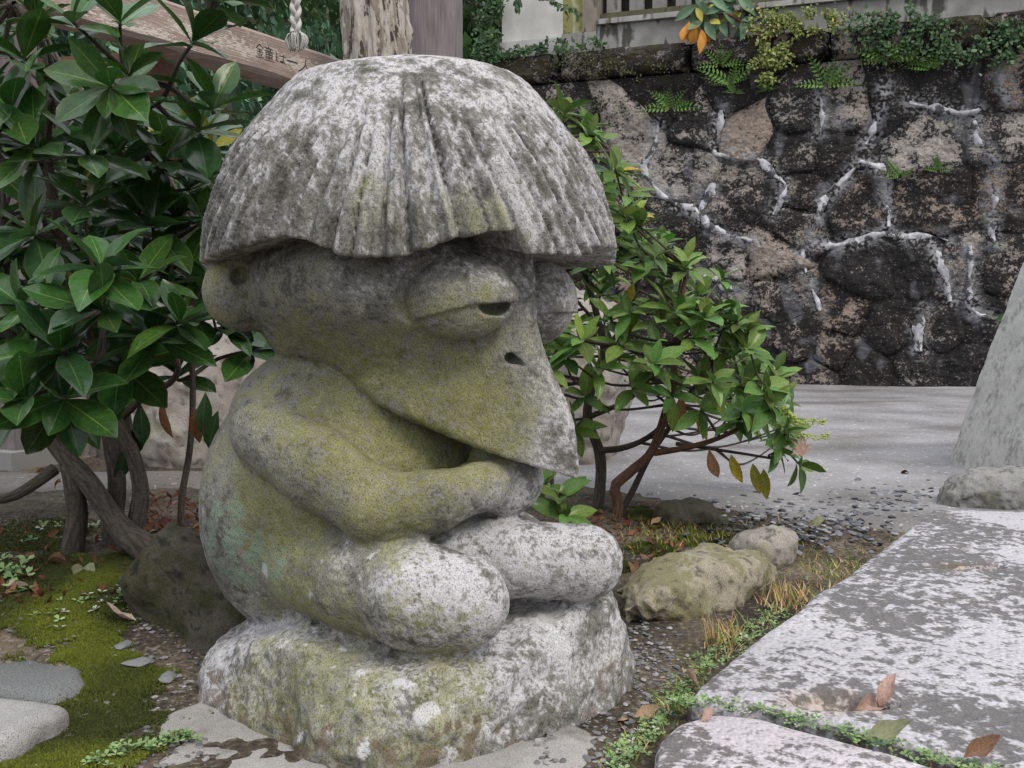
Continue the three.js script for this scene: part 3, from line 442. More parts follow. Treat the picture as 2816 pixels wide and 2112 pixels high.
const cellOf = (i) => { let P = [[A0, -0.1], [A1, -0.1], [A1, TOPB], [A0, TOPB]]; const s = seeds[i]; seeds.forEach((t, j) => { if (j !== i && P.length) { const nx = t[0] - s[0], ny = t[1] - s[1]; P = clipHalf(P, nx, ny, (t[0] ** 2 + t[1] ** 2 - s[0] ** 2 - s[1] ** 2) / 2); } }); return P; };
const clean = seeds.map((s, i) => ({ i, tone: rnd(), bare: rr(-0.25, 0.25) }));
// bare, tan faces of single stones as in the photograph
for (const [x, y, v] of [[1000, 520, .75], [510, 570, .7], [1720, 590, .45], [710, 720, .4], [960, 840, .25], [1080, 1060, .5], [1390, 470, .45], [1760, 840, .15], [1440, 830, .1], [900, 1070, .2], [1490, 1140, -.25], [1690, 1100, -.2], [1340, 1450, .3], [1190, 1420, .25], [1120, 1240, .3], [2060, 1130, .1]]) { const p = z5(x, y); let bi = 0, bd = 1e9; seeds.forEach((s, i) => { const d = Math.hypot(s[0] - p[0], s[1] - p[1]); if (d < bd) { bd = d; bi = i; } }); clean[bi].bare = v; }
const WW = A1 - A0 + 0.4, WH = 3.4;
const wallTex = (() => {   // grime, lichen, lime runs: one picture of the whole face in metres
  const near = (a, b) => { let d1 = 1e9, d2 = 1e9, k = 0; for (let i = 0; i < seeds.length; i++) { const d = (seeds[i][0] - a) ** 2 + (seeds[i][1] - b) ** 2; if (d < d1) { d2 = d1; d1 = d; k = i; } else if (d < d2) d2 = d; } return [k, Math.sqrt(d2) - Math.sqrt(d1)]; };
  return texture(1600, 832, (u, v, i, j) => {
    const a = A0 - 0.2 + u * WW, b = -0.2 + v * WH, [k, e] = b < TOPB + 0.02 ? near(a + 0.05 * noise3(a * 5, b * 5, 1), b + 0.05 * noise3(a * 5, b * 5, 8)) : [-1, 0.2];
    const n1 = fbm3(a * 3, b * 3, 1, 3), n2 = fbm3(a * 11, b * 11, 5, 3), n3 = fbm3(a * 42, b * 42, 9, 2), n4 = noise3(a * 120, b * 120, 3), w = PERM[(PERM[i & 255] + j) & 511] / 255;
    const bare = k >= 0 ? clean[k].bare : 0.05, tone = k >= 0 ? clean[k].tone : 0.4;
    let c = mix3([.26, .205, .165], [.33, .30, .275], tone); c = c.map((q) => q * (0.8 + 0.5 * n3 + 0.35 * w));
    // black crust: broken, fine-grained
    const crust = 0.42 * n1 + 0.6 * n2 + 0.65 * n3 + 0.4 * n4 - bare * 1.15 + 0.46 + 0.22 * ss(0.12, 0.0, e + 0.06 * n2) - 0.06 * e;
    c = mix3(c, mix3([.004, .004, .005], [.015, .0145, .016], w), 0.94 * ss(-0.03, 0.18, crust));
    // grey bloom and pale lichen specks
    c = mix3(c, [.15, .15, .165], 0.55 * ss(0.34, 0.62, n1 * 0.7 + fbm3(a * 7 + 30, b * 4, 2, 3) * 0.7));
    if (n4 + 0.5 * n3 > 0.58) c = mix3(c, [.36, .36, .36], 0.55);
    // lime that ran from the joints
    const bd = beadDist(a, b), run = ss(0.10, 0.015, bd + 0.05 * n2 + 0.02 * n3); c = mix3(c, [.36, .36, .375], run * 0.7 * ss(-0.25, 0.25, n2 + n3));
    if (b > TOPB - 0.05) c = mix3(c, [.045, .038, .022], 0.75 * ss(-0.1, 0.4, n1 + n2 * 0.6));
    return c;
  });
})();
const wallBump = texture(1024, 1024, (u, v) => 0.5 + 0.32 * pfbm(u, v, 40, 4, 15), false); wallBump.repeat.set(3, 2);
const wallMat = new THREE.MeshPhysicalMaterial({ specularIntensity: 0.25, map: wallTex, bumpMap: wallBump, bumpScale: 0.02, roughness: 0.92 });
const mortarTex = texture(512, 512, (u, v, i, j) => { const a = pfbm(u, v, 8, 4, 2), b = pfbm(u, v, 50, 2, 30); const k = mix3([.26, .26, .275], [.62, .62, .65], clamp(0.55 + 0.8 * a)); return mix3(k, [.03, .03, .032], 0.9 * ss(0.12, 0.3, 0.35 * b + pfbm(u, v, 5, 3, 80))); });
const mortarMat = new THREE.MeshStandardMaterial({ map: mortarTex, roughness: 0.95 });
const wuv = (a, b) => [(a - A0 + 0.2) / WW, (b + 0.2) / WH];
// backing with joints
{
  const g = new THREE.BufferGeometry(), p = [], u = [], id = [], nx = 90, ny = 40;
  for (let j = 0; j <= ny; j++) for (let i = 0; i <= nx; i++) { const a = lerp(A0, A1, i / nx), b = lerp(-0.15, TOPB, j / ny); p.push(a, b, 0.001 + 0.016 * noise3(a * 8, b * 8, 0)); u.push(...wuv(a, b)); }
  for (let j = 0; j < ny; j++) for (let i = 0; i < nx; i++) { const a = j * (nx + 1) + i; id.push(a, a + 1, a + nx + 1, a + 1, a + nx + 2, a + nx + 1); }
  g.setAttribute('position', new THREE.Float32BufferAttribute(p, 3)); g.setAttribute('uv', new THREE.Float32BufferAttribute(u, 2)); g.setIndex(id); g.computeVertexNormals(); mesh('joint_mortar', g, wallMat, wallGroup);
  const bk = new THREE.BoxGeometry(A1 - A0, TOPB + 0.15, 0.5); bk.translate((A0 + A1) / 2, (TOPB - 0.15) / 2, -0.27); mesh('core', bk, mortarMat, wallGroup);
}
// each stone
function stoneGeo(P, bulge, sd) {
  let cx = 0, cy = 0; P.forEach((p) => { cx += p[0] / P.length; cy += p[1] / P.length; });
  const per = P.map((p, i) => Math.hypot(P[(i + 1) % P.length][0] - p[0], P[(i + 1) % P.length][1] - p[1])), tot = per.reduce((x, y) => x + y, 0), N = 44, ring = [];
  for (let k = 0; k < N; k++) { let s = k / N * tot, i = 0; while (s > per[i]) { s -= per[i]; i = (i + 1) % P.length; } const q = P[(i + 1) % P.length], t = s / per[i]; ring.push([lerp(P[i][0], q[0], t), lerp(P[i][1], q[1], t)]); }
  for (let it = 0; it < 1; it++) { const o = ring.map((p, k) => [(ring[(k + N - 1) % N][0] + 2 * p[0] + ring[(k + 1) % N][0]) / 4, (ring[(k + N - 1) % N][1] + 2 * p[1] + ring[(k + 1) % N][1]) / 4]); o.forEach((p, k) => { ring[k] = p; }); }
  const pos = [], uv = [], id = [], S = [[1.0, -0.06], [0.985, 0.0], [0.95, 0.35], [0.88, 0.62], [0.76, 0.8], [0.6, 0.9], [0.42, 0.96], [0.22, 1], [0, 1]], gap = 0.004;
  S.forEach(([f, h]) => ring.forEach(([x, y]) => { const l = Math.hypot(x - cx, y - cy), s = f * Math.max(0, 1 - gap / l), a = cx + (x - cx) * s + 0.010 * noise3(x * 9, y * 9, sd), b = cy + (y - cy) * s + 0.010 * noise3(x * 9, y * 9, sd + 5); pos.push(a, b, h < 0 ? h : h * bulge + (h > 0.3 ? 0.035 * noise3(a * 4, b * 4, sd) + 0.016 * noise3(a * 13, b * 13, sd) : 0)); uv.push(...wuv(a, b)); }));
  for (let j = 0; j + 1 < S.length; j++) for (let k = 0; k < N; k++) { const a = j * N + k, b = j * N + (k + 1) % N; id.push(a, b, a + N, b, b + N, a + N); }
  const g = new THREE.BufferGeometry(); g.setAttribute('position', new THREE.Float32BufferAttribute(pos, 3)); g.setAttribute('uv', new THREE.Float32BufferAttribute(uv, 2)); g.setIndex(id); g.computeVertexNormals(); return g;
}
seeds.forEach((s, i) => { const P = cellOf(i); if (P.length > 2) { let ar = 0; P.forEach((p, k) => { const q = P[(k + 1) % P.length]; ar += p[0] * q[1] - q[0] * p[1]; }); if (Math.abs(ar) > 0.02) mesh('stone', stoneGeo(P, rr(0.012, 0.040), i * 3.7), wallMat, wallGroup); } });
// pale mortar smeared over some joints
for (const l of beads) {
  const c = new THREE.CatmullRomCurve3(l.map(([a, b]) => V(a, b, 0.028))), n = Math.max(14, Math.round(c.getLength() / 0.02)), pts = c.getPoints(n), pos = [], uv = [], id = [], M = 8, sd = rnd() * 50;
  pts.forEach((p, k) => { const q = pts[Math.min(n, k + 1)], o = pts[Math.max(0, k - 1)], dx = q.x - o.x, dy = q.y - o.y, dl = Math.hypot(dx, dy) || 1, wv = noise3(p.x * 9, p.y * 9, sd), w = (0.017 + 0.026 * wv) * Math.sin(Math.PI * clamp((k + 0.6) / (n + 1.2))) ** 0.2 + 0.003; for (let m = 0; m <= M; m++) { const t = m / M * 2 - 1, ww = w * (1 + 0.55 * noise3(p.x * 16, p.y * 16, sd + (t > 0 ? 9 : 0)) + 0.5 * noise3(p.x * 55, p.y * 55, sd + (t > 0 ? 9 : 0))); const a = p.x - dy / dl * t * ww, b = p.y + dx / dl * t * ww; pos.push(a, b, 0.008 + 0.018 * Math.pow(Math.max(0, 1 - t * t), 0.6) + 0.02 * wv + 0.006 * noise3(a * 40, b * 40, 3)); uv.push(a * 2.5, b * 2.5); } });
  for (let k = 0; k < n; k++) for (let m = 0; m < M; m++) { const a = k * (M + 1) + m; id.push(a, a + M + 1, a + 1, a + 1, a + M + 1, a + M + 2); }
  const g = new THREE.BufferGeometry(); g.setAttribute('position', new THREE.Float32BufferAttribute(pos, 3)); g.setAttribute('uv', new THREE.Float32BufferAttribute(uv, 2)); g.setIndex(id); g.computeVertexNormals(); mesh('mortar_seam', g, mortarMat, wallGroup);
}
// two courses of long cap stones
function longStone(a0, a1, b0, b1, c0, c1, name, mat, parent, rough = 0.02) {
  const g = new THREE.BoxGeometry(a1 - a0, b1 - b0, c1 - c0, Math.max(2, Math.round((a1 - a0) / 0.04)), 6, 6), P = g.attributes.position, U = g.attributes.uv;
  for (let i = 0; i < P.count; i++) {
    let x = P.getX(i), y = P.getY(i), z = P.getZ(i); const ex = 1 - ss(0, 0.05, (a1 - a0) / 2 - Math.abs(x)), ey = 1 - ss(0, 0.04, (b1 - b0) / 2 - Math.abs(y)), ez = 1 - ss(0, 0.04, (c1 - c0) / 2 - Math.abs(z));
    const k = 0.02 * (ex * ey + ey * ez + ex * ez); x -= Math.sign(x) * k; y -= Math.sign(y) * k; z -= Math.sign(z) * k;
    x += (a0 + a1) / 2; y += (b0 + b1) / 2; z += (c0 + c1) / 2; const n = rough * (noise3(x * 5, y * 7, z * 5) + 0.5 * noise3(x * 16, y * 16, z * 16)); P.setXYZ(i, x, y + n * 0.5, z + n); U.setXY(i, ...wuv(x, y));
  }
  g.computeVertexNormals(); return mesh(name, g, mat, parent);
}
{ let a = A0; while (a < A1) { const w = rr(0.5, 0.95); longStone(a + 0.006, Math.min(A1, a + w) - 0.006, TOPB + 0.008, TOPB + (CAPB - TOPB) * 0.98, -0.5, 0.06 + rr(-0.015, 0.015), 'cap_stone', wallMat, wallGroup); a += w; } }

// ---------------------------------------------------------------- plastered wall with boards above
const plasterTex = texture(512, 512, (u, v, i, j) => { const a = pfbm(u, v, 4, 5, 8), st = pfbm(u, v * 0.15, 20, 3, 60), w = PERM[(PERM[i & 255] + j) & 511] / 255; let k = mix3([.46, .45, .425], [.56, .555, .53], clamp(0.5 + a)); return k.map((q) => q * (0.96 + 0.08 * w) * (1 + 0.05 * st)); });
const stainTex = texture(512, 512, (u, v) => { const a = pn(u * 14, 3.3, 14, 8) + 0.5 * pn(u * 34, v * 2, 34, 4), b = pfbm(u, v, 16, 3, 6); let k = [.40, .39, .33]; k = mix3(k, [.24, .235, .075], ss(-0.25, 0.3, a + 0.3 * b)); return mix3(k, [.09, .09, .055], ss(0.45, 0.8, a * 0.6 + b)); });
const greyTex = texture(512, 512, (u, v) => { const a = pfbm(u, v, 6, 5, 44), st = pn(u * 26, v * 3, 26, 2); let k = mix3([.20, .195, .18], [.36, .35, .335], clamp(0.55 + 0.6 * a)); return mix3(k, [.07, .068, .06], ss(0.1, 0.5, st * 0.7 + a * 0.6)); });
const pm = (map, o = {}) => new THREE.MeshStandardMaterial({ map, roughness: 0.93, ...o });
{
  const g0 = thing('plaster_wall', 'white plaster garden wall with a board fence panel standing on the stone wall', 'wall', WB.clone().setY(0)); g0.rotation.y = -WA;
  const top = CAPB + 1.4, X = (px, py) => ab(px, py)[0], a0 = X(1372, 100), a1 = X(1540, 100), a2 = X(1600, 100), a3 = X(1636, 60), H = (px, py) => ab(px, py)[1];
  const box = (x0, x1, y0, y1, z0, z1, n, m, s = 1) => { const g = new THREE.BoxGeometry(x1 - x0, y1 - y0, z1 - z0); g.translate((x0 + x1) / 2, (y0 + y1) / 2, (z0 + z1) / 2); const U = g.attributes.uv, P = g.attributes.position; for (let i = 0; i < U.count; i++) U.setXY(i, (P.getX(i) + P.getZ(i)) * s, P.getY(i) * s); return mesh(n, g, m, g0); };
  const bS = H(1450, 107), bl = CAPB - 0.02;
  box(a0, a1, bS, top, -0.36, -0.06, 'plaster_panel', pm(plasterTex)); box(a1, a2, bS + 0.02, top, -0.36, -0.063, 'plaster_panel', pm(stainTex));
  box(a0 - 0.02, a1, bl, bS - 0.003, -0.36, -0.02, 'skirting', pm(plasterTex, { color: new THREE.Color(.86, .86, .88) })); box(a1 + 0.002, a3, bl, bS + 0.017, -0.36, -0.03, 'skirting', pm(greyTex));
  box(a2 + 0.002, a3, bS + 0.02, top, -0.36, -0.035, 'frame_post', pm(greyTex, { color: new THREE.Color(.8, .72, .62) }));
  const sillB = H(1800, 50); box(a3 + 0.003, A1, bl, sillB - 0.003, -0.36, -0.045, 'sill_wall', pm(greyTex)); box(a3 + 0.003, A1, sillB, sillB + 0.035, -0.36, -0.01, 'sill', pm(greyTex, { color: new THREE.Color(1.2, 1.2, 1.2) }));
  box(a3 + 0.003, A1, sillB + 0.036, sillB + 0.10, -0.20, -0.12, 'bottom_rail', pm(greyTex, { color: new THREE.Color(.35, .34, .2) }));
  box(a3 + 0.003, A1, sillB + 0.10, top, -0.34, -0.28, 'back_board', pm(greyTex, { color: new THREE.Color(.22, .21, .17) }));
  const bm = pm(greyTex, { color: new THREE.Color(.85, .84, .83) }); for (let a = a3 + 0.04, k = 0; a < A1 - 0.12; a += 0.165, k++) box(a, a + rr(0.095, 0.105), sillB + 0.085, top, -0.19 + rr(-0.004, 0.004), -0.155, 'board', bm);
  box(a0 - 0.1, A1, top + 0.002, top + 0.08, -0.42, 0.04, 'coping', pm(greyTex));
}

// ---------------------------------------------------------------- wooden beam, posts, rope, trunk
console.log('woodwork');
function woodTex(base, dark, flakes, seedN, w = 1024, h = 512) {
  return texture(w, h, (u, v, i, j) => { const g = pfbm(u * 0.25, v, 40, 3, seedN) * 0.6 + 0.5 * pn(u * 6, v * 90, 180, seedN), a = pfbm(u, v, 5, 3, seedN + 7), w_ = PERM[(PERM[i & 255] + j) & 511] / 255; let k = mix3(dark, base, clamp(0.55 + 0.5 * g + 0.3 * a)); if (flakes) { const f = pn(u * 26, v * 60, 60, 5) * 0.7 + pn(u * 60, v * 160, 160, 15) * 0.45 + a * 0.5; k = mix3(k, [.52, .45, .38], 0.85 * ss(flakes, flakes + 0.14, f)); } return k.map((q) => q * (0.93 + 0.14 * w_)); });
}
const beamTex = (() => {   // weathered board with brushed black lettering, 1.2 m by 0.175 m
  const W = 2048, H = 300, cv = document.createElement('canvas'); cv.width = W; cv.height = H; const x = cv.getContext('2d'), im = x.createImageData(W, H);
  for (let j = 0; j < H; j++) for (let i = 0; i < W; i++) {
    const u = i / W, v = j / H, g = noise3(u * 14, v * 46, 3) * 0.5 + noise3(u * 30, v * 110, 9) * 0.35, a = fbm3(u * 7, v * 2.4, 5, 3), f = noise3(u * 60, v * 26, 1) * 0.6 + noise3(u * 150, v * 70, 2) * 0.5 + noise3(u * 8, v * 3, 7) * 0.7; let k = mix3([.23, .17, .145], [.40, .31, .265], clamp(0.5 + 0.5 * g + 0.5 * a));
    const band = ss(0.12, 0.35, v) * (1 - ss(0.85, 0.97, v)) ; k = mix3(k, [.60, .54, .48], 0.85 * ss(0.20, 0.36, f * (0.6 + 0.4 * band) + 0.16 * band - 0.02)); if (noise3(u * 9, v * 60, 40) > 0.5) k = k.map((q) => q * 0.6);
    const o = (j * W + i) * 4; im.data[o] = toS(k[0]); im.data[o + 1] = toS(k[1]); im.data[o + 2] = toS(k[2]); im.data[o + 3] = 255;
  }
  x.putImageData(im, 0, 0); x.strokeStyle = 'rgba(22,20,22,0.9)'; x.lineCap = 'round';
  const S = (ox, oy, s, strokes, lw) => { x.lineWidth = lw; for (const st of strokes) { x.beginPath(); st.forEach(([a, b], i) => i ? x.lineTo(ox + a * s * 1.3, oy + b * s) : x.moveTo(ox + a * s * 1.3, oy + b * s)); x.stroke(); } };
  const bell = [[[2, 0], [0, 3]], [[2, 0], [4, 2.4]], [[.8, 3.4], [3.4, 3.4]], [[.4, 5], [3.7, 5]], [[2, 3.4], [2, 8.6]], [[.8, 6], [1.2, 7.6]], [[3.3, 6], [2.8, 7.6]], [[.2, 9], [4, 8.6]], [[7, 0], [7, 1]], [[5, 1.2], [9.4, 1.2]], [[6, 1.6], [6.3, 2.6]], [[8.4, 1.6], [8, 2.6]], [[4.7, 3], [9.8, 3]], [[5.5, 4], [5.5, 6.8], [9, 6.8], [9, 4], [5.5, 4]], [[5.5, 5.4], [9, 5.4]], [[7.2, 4], [7.2, 9]], [[5.3, 7.8], [9.2, 7.8]], [[4.7, 9.2], [10, 9.2]]];
  const ha = [[[1.5, 1], [1.2, 8], [2, 9]], [[4, 2.6], [9.2, 2.2]], [[7, .8], [7, 8], [5.4, 9], [4.6, 7.8], [6, 7], [9.2, 8.8]]];
  const one = [[[0, 5.2], [10, 4.8]]], person = [[[5, .5], [4.6, 4.4], [2.8, 7.4], [.4, 9.4]], [[4.7, 4], [6.4, 7], [9.8, 9.2]]], times = [[[.8, 1], [.8, 9.4]], [[.8, 1], [9.2, 1], [9.2, 9.4]], [[3.2, 3.4], [3.2, 6.6], [6.8, 6.6], [6.8, 3.4], [3.2, 3.4]], [[.8, 9], [9.2, 9]]], da = [[[.4, 3], [5, 2.6]], [[2.8, .6], [1, 9]], [[5, 4.6], [8.4, 4.4]], [[4.8, 7.6], [6, 8.8], [9, 8.4]], [[8, .8], [8.8, 2]], [[9.6, .4], [10.4, 1.6]]];
  const y0 = 96; S(1005, y0, 11, bell, 7); S(1158, y0 + 20, 7.5, ha, 8); S(1262, y0 + 16, 6.5, one, 11); S(1355, y0, 10.5, person, 9); S(1500, y0 + 20, 6.5, one, 11); S(1600, y0 + 10, 10, times, 9); S(1742, y0 + 12, 8.5, da, 9);
  const t = new THREE.CanvasTexture(cv); t.colorSpace = THREE.SRGBColorSpace; t.magFilter = THREE.LinearFilter; t.wrapS = t.wrapT = THREE.RepeatWrapping; t.flipY = true; return t;
})();
const plankTex = woodTex([.22, .165, .13], [.10, .075, .06], 0.62, 30), postTex = woodTex([.235, .20, .205], [.12, .10, .105], 0, 60);
const woodBump = texture(512, 512, (u, v) => 0.5 + 0.3 * pn(u * 6, v * 60, 120, 4) + 0.2 * pfbm(u, v, 16, 2, 3), false);
{
  const dir = V(0.469, 0, -0.883), nrm = V(0.883, 0, 0.469), p0 = atDepth(700, 150, 3.5), ang = Math.atan2(-dir.z, dir.x), TB = 1.440, BB = 1.262, s0 = -1.75, s1 = 1.0, th = 0.14;
  const g0 = thing('sign_beam', 'weathered wooden beam with flaking paint and black brushed characters behind the left shrub', 'beam', V(p0.x, 0, p0.z)); g0.rotation.y = ang;
  // local: x along the beam, z towards the viewer
  const sh = new THREE.Shape([[-0.07, 0.012], [-0.058, 0], [0.05, 0.004], [0.07, 0.024], [0.07, 0.112], [0.055, 0.132], [-0.06, 0.132], [-0.07, 0.122]].map(([a, b]) => new THREE.Vector2(a, b)));
  const g = new THREE.ExtrudeGeometry(sh, { depth: s1 - s0, bevelEnabled: false, steps: 60, curveSegments: 1 }), P = g.attributes.position; g.rotateY(Math.PI / 2);
  const U = g.attributes.uv; for (let i = 0; i < P.count; i++) { const x = P.getX(i) + s0, y = P.getY(i), z = -P.getZ(i); const n = y < 0.03 ? 0.008 * noise3(x * 7, y * 30, 2) : 0; P.setXYZ(i, x, y + BB + n, P.getZ(i)); U.setXY(i, (x - 0.42) / 1.2 + 0.9 + (Math.abs(P.getZ(i)) < 0.069 ? 0.3 : 0), y / 0.132); }
  g.computeVertexNormals(); mesh('beam', g.toNonIndexed ? g : g, new THREE.MeshStandardMaterial({ map: beamTex, bumpMap: woodBump, bumpScale: 0.002, roughness: 0.88 }), g0);
  const wm = new THREE.MeshStandardMaterial({ map: plankTex, bumpMap: woodBump, bumpScale: 0.002, roughness: 0.85 });
  const bx = (w, h, d, x, y, z, n, m, ry = 0, par = g0) => { const q = new THREE.BoxGeometry(w, h, d); const o = mesh(n, q, m, par); o.position.set(x, y, z); o.rotation.y = ry; return o; };
  bx(0.16, 0.10, 1.1, -0.46, BB - 0.04, -0.62, 'tie', new THREE.MeshStandardMaterial({ map: plankTex, color: new THREE.Color(1.0, .72, .6), roughness: 0.8 }), 0.25);
  // square post the beam runs into on the left
  const lp = atDepth(146, 200, 3.05), pt = thing('wooden_post', 'grey square timber post standing behind the leaves of the left shrub', 'post', V(lp.x, 0, lp.z)); pt.rotation.y = ang;
  bx(0.12, 2.6, 0.12, 0, 1.28, -0.2, 'shaft', new THREE.MeshStandardMaterial({ map: postTex, roughness: 0.9 }), 0, pt); bx(0.2, 0.12, 0.2, 0, 0.04, -0.2, 'foot_stone', plainMat2(), 0, pt);
}
function plainMat2() { return new THREE.MeshStandardMaterial({ map: graniteTex, color: new THREE.Color(.35, .34, .32), roughness: 0.95 }); }
function lathe(rf, y0, y1, n, m, wob) { const pos = [], uv = [], id = []; for (let j = 0; j <= n; j++) for (let i = 0; i <= m; i++) { const y = lerp(y0, y1, j / n), t = i / m * Math.PI * 2, r = rf(t === Math.PI * 2 ? 0 : t, y), [ox, oz] = wob(y); pos.push(ox + r * Math.sin(t), y, oz + r * Math.cos(t)); uv.push(i / m * 2, y); } for (let j = 0; j < n; j++) for (let i = 0; i < m; i++) { const a = j * (m + 1) + i; id.push(a, a + 1, a + m + 1, a + 1, a + m + 2, a + m + 1); } const g = new THREE.BufferGeometry(); g.setAttribute('position', new THREE.Float32BufferAttribute(pos, 3)); g.setAttribute('uv', new THREE.Float32BufferAttribute(uv, 2)); g.setIndex(id); g.computeVertexNormals(); return g; }
{
  const pp = atDepth(1196, 100, 4.55), pil = thing('round_pillar', 'smooth round weathered timber pillar behind the dead tree trunk', 'pillar', V(pp.x, 0, pp.z));
  const pt2 = postTex.clone(); pt2.rotation = Math.PI / 2; pt2.needsUpdate = true;
  mesh('shaft', lathe((t, y) => 0.117 + 0.0012 * Math.sin(t * 40 + 2 * noise3(t * 3, y * 2, 1)), 0, 3.2, 60, 96, () => [0, 0]), new THREE.MeshStandardMaterial({ map: pt2, roughness: 0.85 }), pil);
  mesh('foot_stone', lathe((t, y) => 0.19 - 0.25 * y + 0.004 * Math.sin(t * 5), -0.05, 0.12, 4, 32, () => [0, 0]), plainMat2(), pil);
  const tp = atDepth(1030, 100, 3.55), tr = thing('dead_tree', 'pale dead tree trunk with peeling bark rising behind the head of the statue', 'tree', V(tp.x, 0, tp.z));
  const barkT = texture(1024, 1024, (u, v, i, j) => { const a = pn(u * 14, v * 9, 63, 4) + 0.6 * pn(u * 36, v * 26, 180, 14) + 0.35 * pfbm(u, v, 60, 3, 3), f = pfbm(u, v, 9, 4, 66), w = PERM[(PERM[i & 255] + j) & 511] / 255; let k = mix3([.30, .255, .21], [.50, .47, .43], clamp(0.5 + 0.6 * a + 0.3 * f)); k = mix3(k, [.065, .05, .04], ss(-0.3, -0.5, a)); k = mix3(k, [.17, .13, .095], 0.75 * ss(0.2, 0.4, f + 0.4 * a)); return k.map((q) => q * (0.88 + 0.24 * w)); });
  const barkB = texture(512, 512, (u, v) => 0.5 + 0.3 * (pn(u * 14, v * 9, 63, 4) + 0.6 * pn(u * 36, v * 26, 180, 14)) + 0.1 * pfbm(u, v, 20, 3, 5), false);
  mesh('trunk', lathe((t, y) => { const x = Math.sin(t), z = Math.cos(t), n = noise3(x * 2.2, y * 1.4, z * 2.2), b = noise3(x * 6, y * 2.2, z * 6), c = noise3(x * 14, y * 5, z * 14); return 0.108 + 0.035 * ss(0.5, 0, y) + 0.008 * n + 0.007 * ss(0.0, 0.12, b) + 0.004 * c + 0.02 * Math.exp(-((t - 1.45) ** 2 * 90 + (y - 1.42) ** 2 * 700)); }, -0.05, 3.4, 340, 150, (y) => [0.012 * Math.sin(y * 2) - 0.02 * (y - 1.4), 0.01 * Math.cos(y * 3)]), new THREE.MeshStandardMaterial({ map: barkT, bumpMap: barkB, bumpScale: 0.012, roughness: 0.95 }), tr);
  // rope
  const rp = atDepth(814, 92, 3.0), ro = thing('bell_rope', 'white braided rope ending in a frayed tassel hanging before the beam', 'rope', V(rp.x, rp.y, rp.z)), rm = new THREE.MeshStandardMaterial({ color: new THREE.Color(.56, .54, .50), roughness: 0.95, map: woodTex([1, 1, 1], [.62, .62, .62], 0, 90, 256, 256) });
  for (let k = 0; k < 3; k++) { const pts = []; for (let i = 0; i <= 260; i++) { const y = i / 260 * 1.3, t = y * 62 + k * 2.094; pts.push(V(Math.sin(t) * 0.0095, y, Math.sin(t * 2) * 0.006)); } mesh('strand', new THREE.TubeGeometry(new THREE.CatmullRomCurve3(pts), 420, 0.0072, 7), rm, ro); }
  const tg = []; for (let k = 0; k < 90; k++) { const a = rr(0, 6.28), r = rr(0.002, 0.022), side = k % 2 ? 1 : -1, cx = side * 0.012; tg.push(new THREE.TubeGeometry(new THREE.CatmullRomCurve3([V(cx * 0.4, 0.004, 0), V(cx + Math.cos(a) * r * 0.8, -0.006, Math.sin(a) * r), V(cx + Math.cos(a) * r, -0.022, Math.sin(a) * r), V(cx * 0.8 + Math.cos(a) * r * 0.6, -0.036 - rr(0, 0.012), Math.sin(a) * r * 0.7)]), 6, 0.0019, 4)); }
  const t2 = mesh('tassel', mergeGeometries(tg), rm, ro); t2.userData = { label: 'frayed double tassel' };
}
// ---------------------------------------------------------------- wood behind
console.log('trees');
const leafTri = (() => { const g = new THREE.BufferGeometry(); g.setAttribute('position', new THREE.Float32BufferAttribute([0, 0, 0, 0.3, 0.5, 0.06, 0, 1, 0, -0.3, 0.5, 0.06], 3)); g.setIndex([0, 1, 2, 0, 2, 3]); g.computeVertexNormals(); return g; })();
const foliageMat = new THREE.MeshStandardMaterial({ color: 0xffffff, roughness: 0.65, side: THREE.DoubleSide });
const Q = new THREE.Quaternion(), M4 = new THREE.Matrix4(), E3 = new THREE.Euler(), C3 = new THREE.Color();
function scatter(name, geo, mat, list, parent, stuff = true) { const m = shade(new THREE.InstancedMesh(geo, mat, list.length)); m.name = parent ? name : numbered(name); list.forEach((o, i) => { M4.compose(o.p, o.q ?? Q.setFromEuler(E3.set(...o.e)), typeof o.s === 'number' ? V(o.s, o.s, o.s) : o.s); m.setMatrixAt(i, M4); if (o.c) m.setColorAt(i, C3.setRGB(...o.c)); }); if (stuff) m.userData.kind = 'stuff'; (parent ?? scene).add(m); return m; }
function tree(label, x, z, h, r, n, col, leaf = 0.16) {
  const t = thing('broadleaf_tree', label, 'tree', V(x, 0, z), 'trees beyond the bell frame');
  mesh('trunk', lathe((a, y) => 0.12 * h / 6 * (1 - 0.7 * y / h) + 0.01 * noise3(Math.sin(a) * 2, y, Math.cos(a) * 2), 0, h * 0.85, 20, 12, (y) => [0.15 * Math.sin(y), 0.12 * Math.cos(y * 1.3)]), new THREE.MeshStandardMaterial({ color: new THREE.Color(.06, .05, .04), roughness: 1 }), t);
  const cl = []; for (let i = 0; i < 60; i++) { const a = rr(0, 6.28), u = rr(-1, 1), q = Math.cbrt(rnd()) * 0.9; cl.push([Math.cos(a) * Math.sqrt(1 - u * u) * q * r, h * 0.55 + u * q * h * 0.5, Math.sin(a) * Math.sqrt(1 - u * u) * q * r, rr(0.35, 0.8) * r * 0.42]); }
  const L = []; for (let i = 0; i < n; i++) { const c = cl[Math.floor(rnd() * cl.length)], a = rr(0, 6.28), u = rr(-1, 1), q = Math.pow(rnd(), 0.4), s = Math.sqrt(1 - u * u), k = rr(0.55, 1.4); L.push({ p: V(c[0] + Math.cos(a) * s * q * c[3], c[1] + u * q * c[3] * 0.6, c[2] + Math.sin(a) * s * q * c[3]), e: [rr(0.6, 2.0), rr(0, 6.28), rr(-0.5, 0.5)], s: leaf * rr(0.6, 1.3), c: col.map((v) => v * k) }); }
  scatter('crown', leafTri, foliageMat, L, t);
}
tree('tall dark green tree beyond the rope and beam', -3.6, -13.0, 7.5, 2.6, 9000, [.14, .25, .14]);
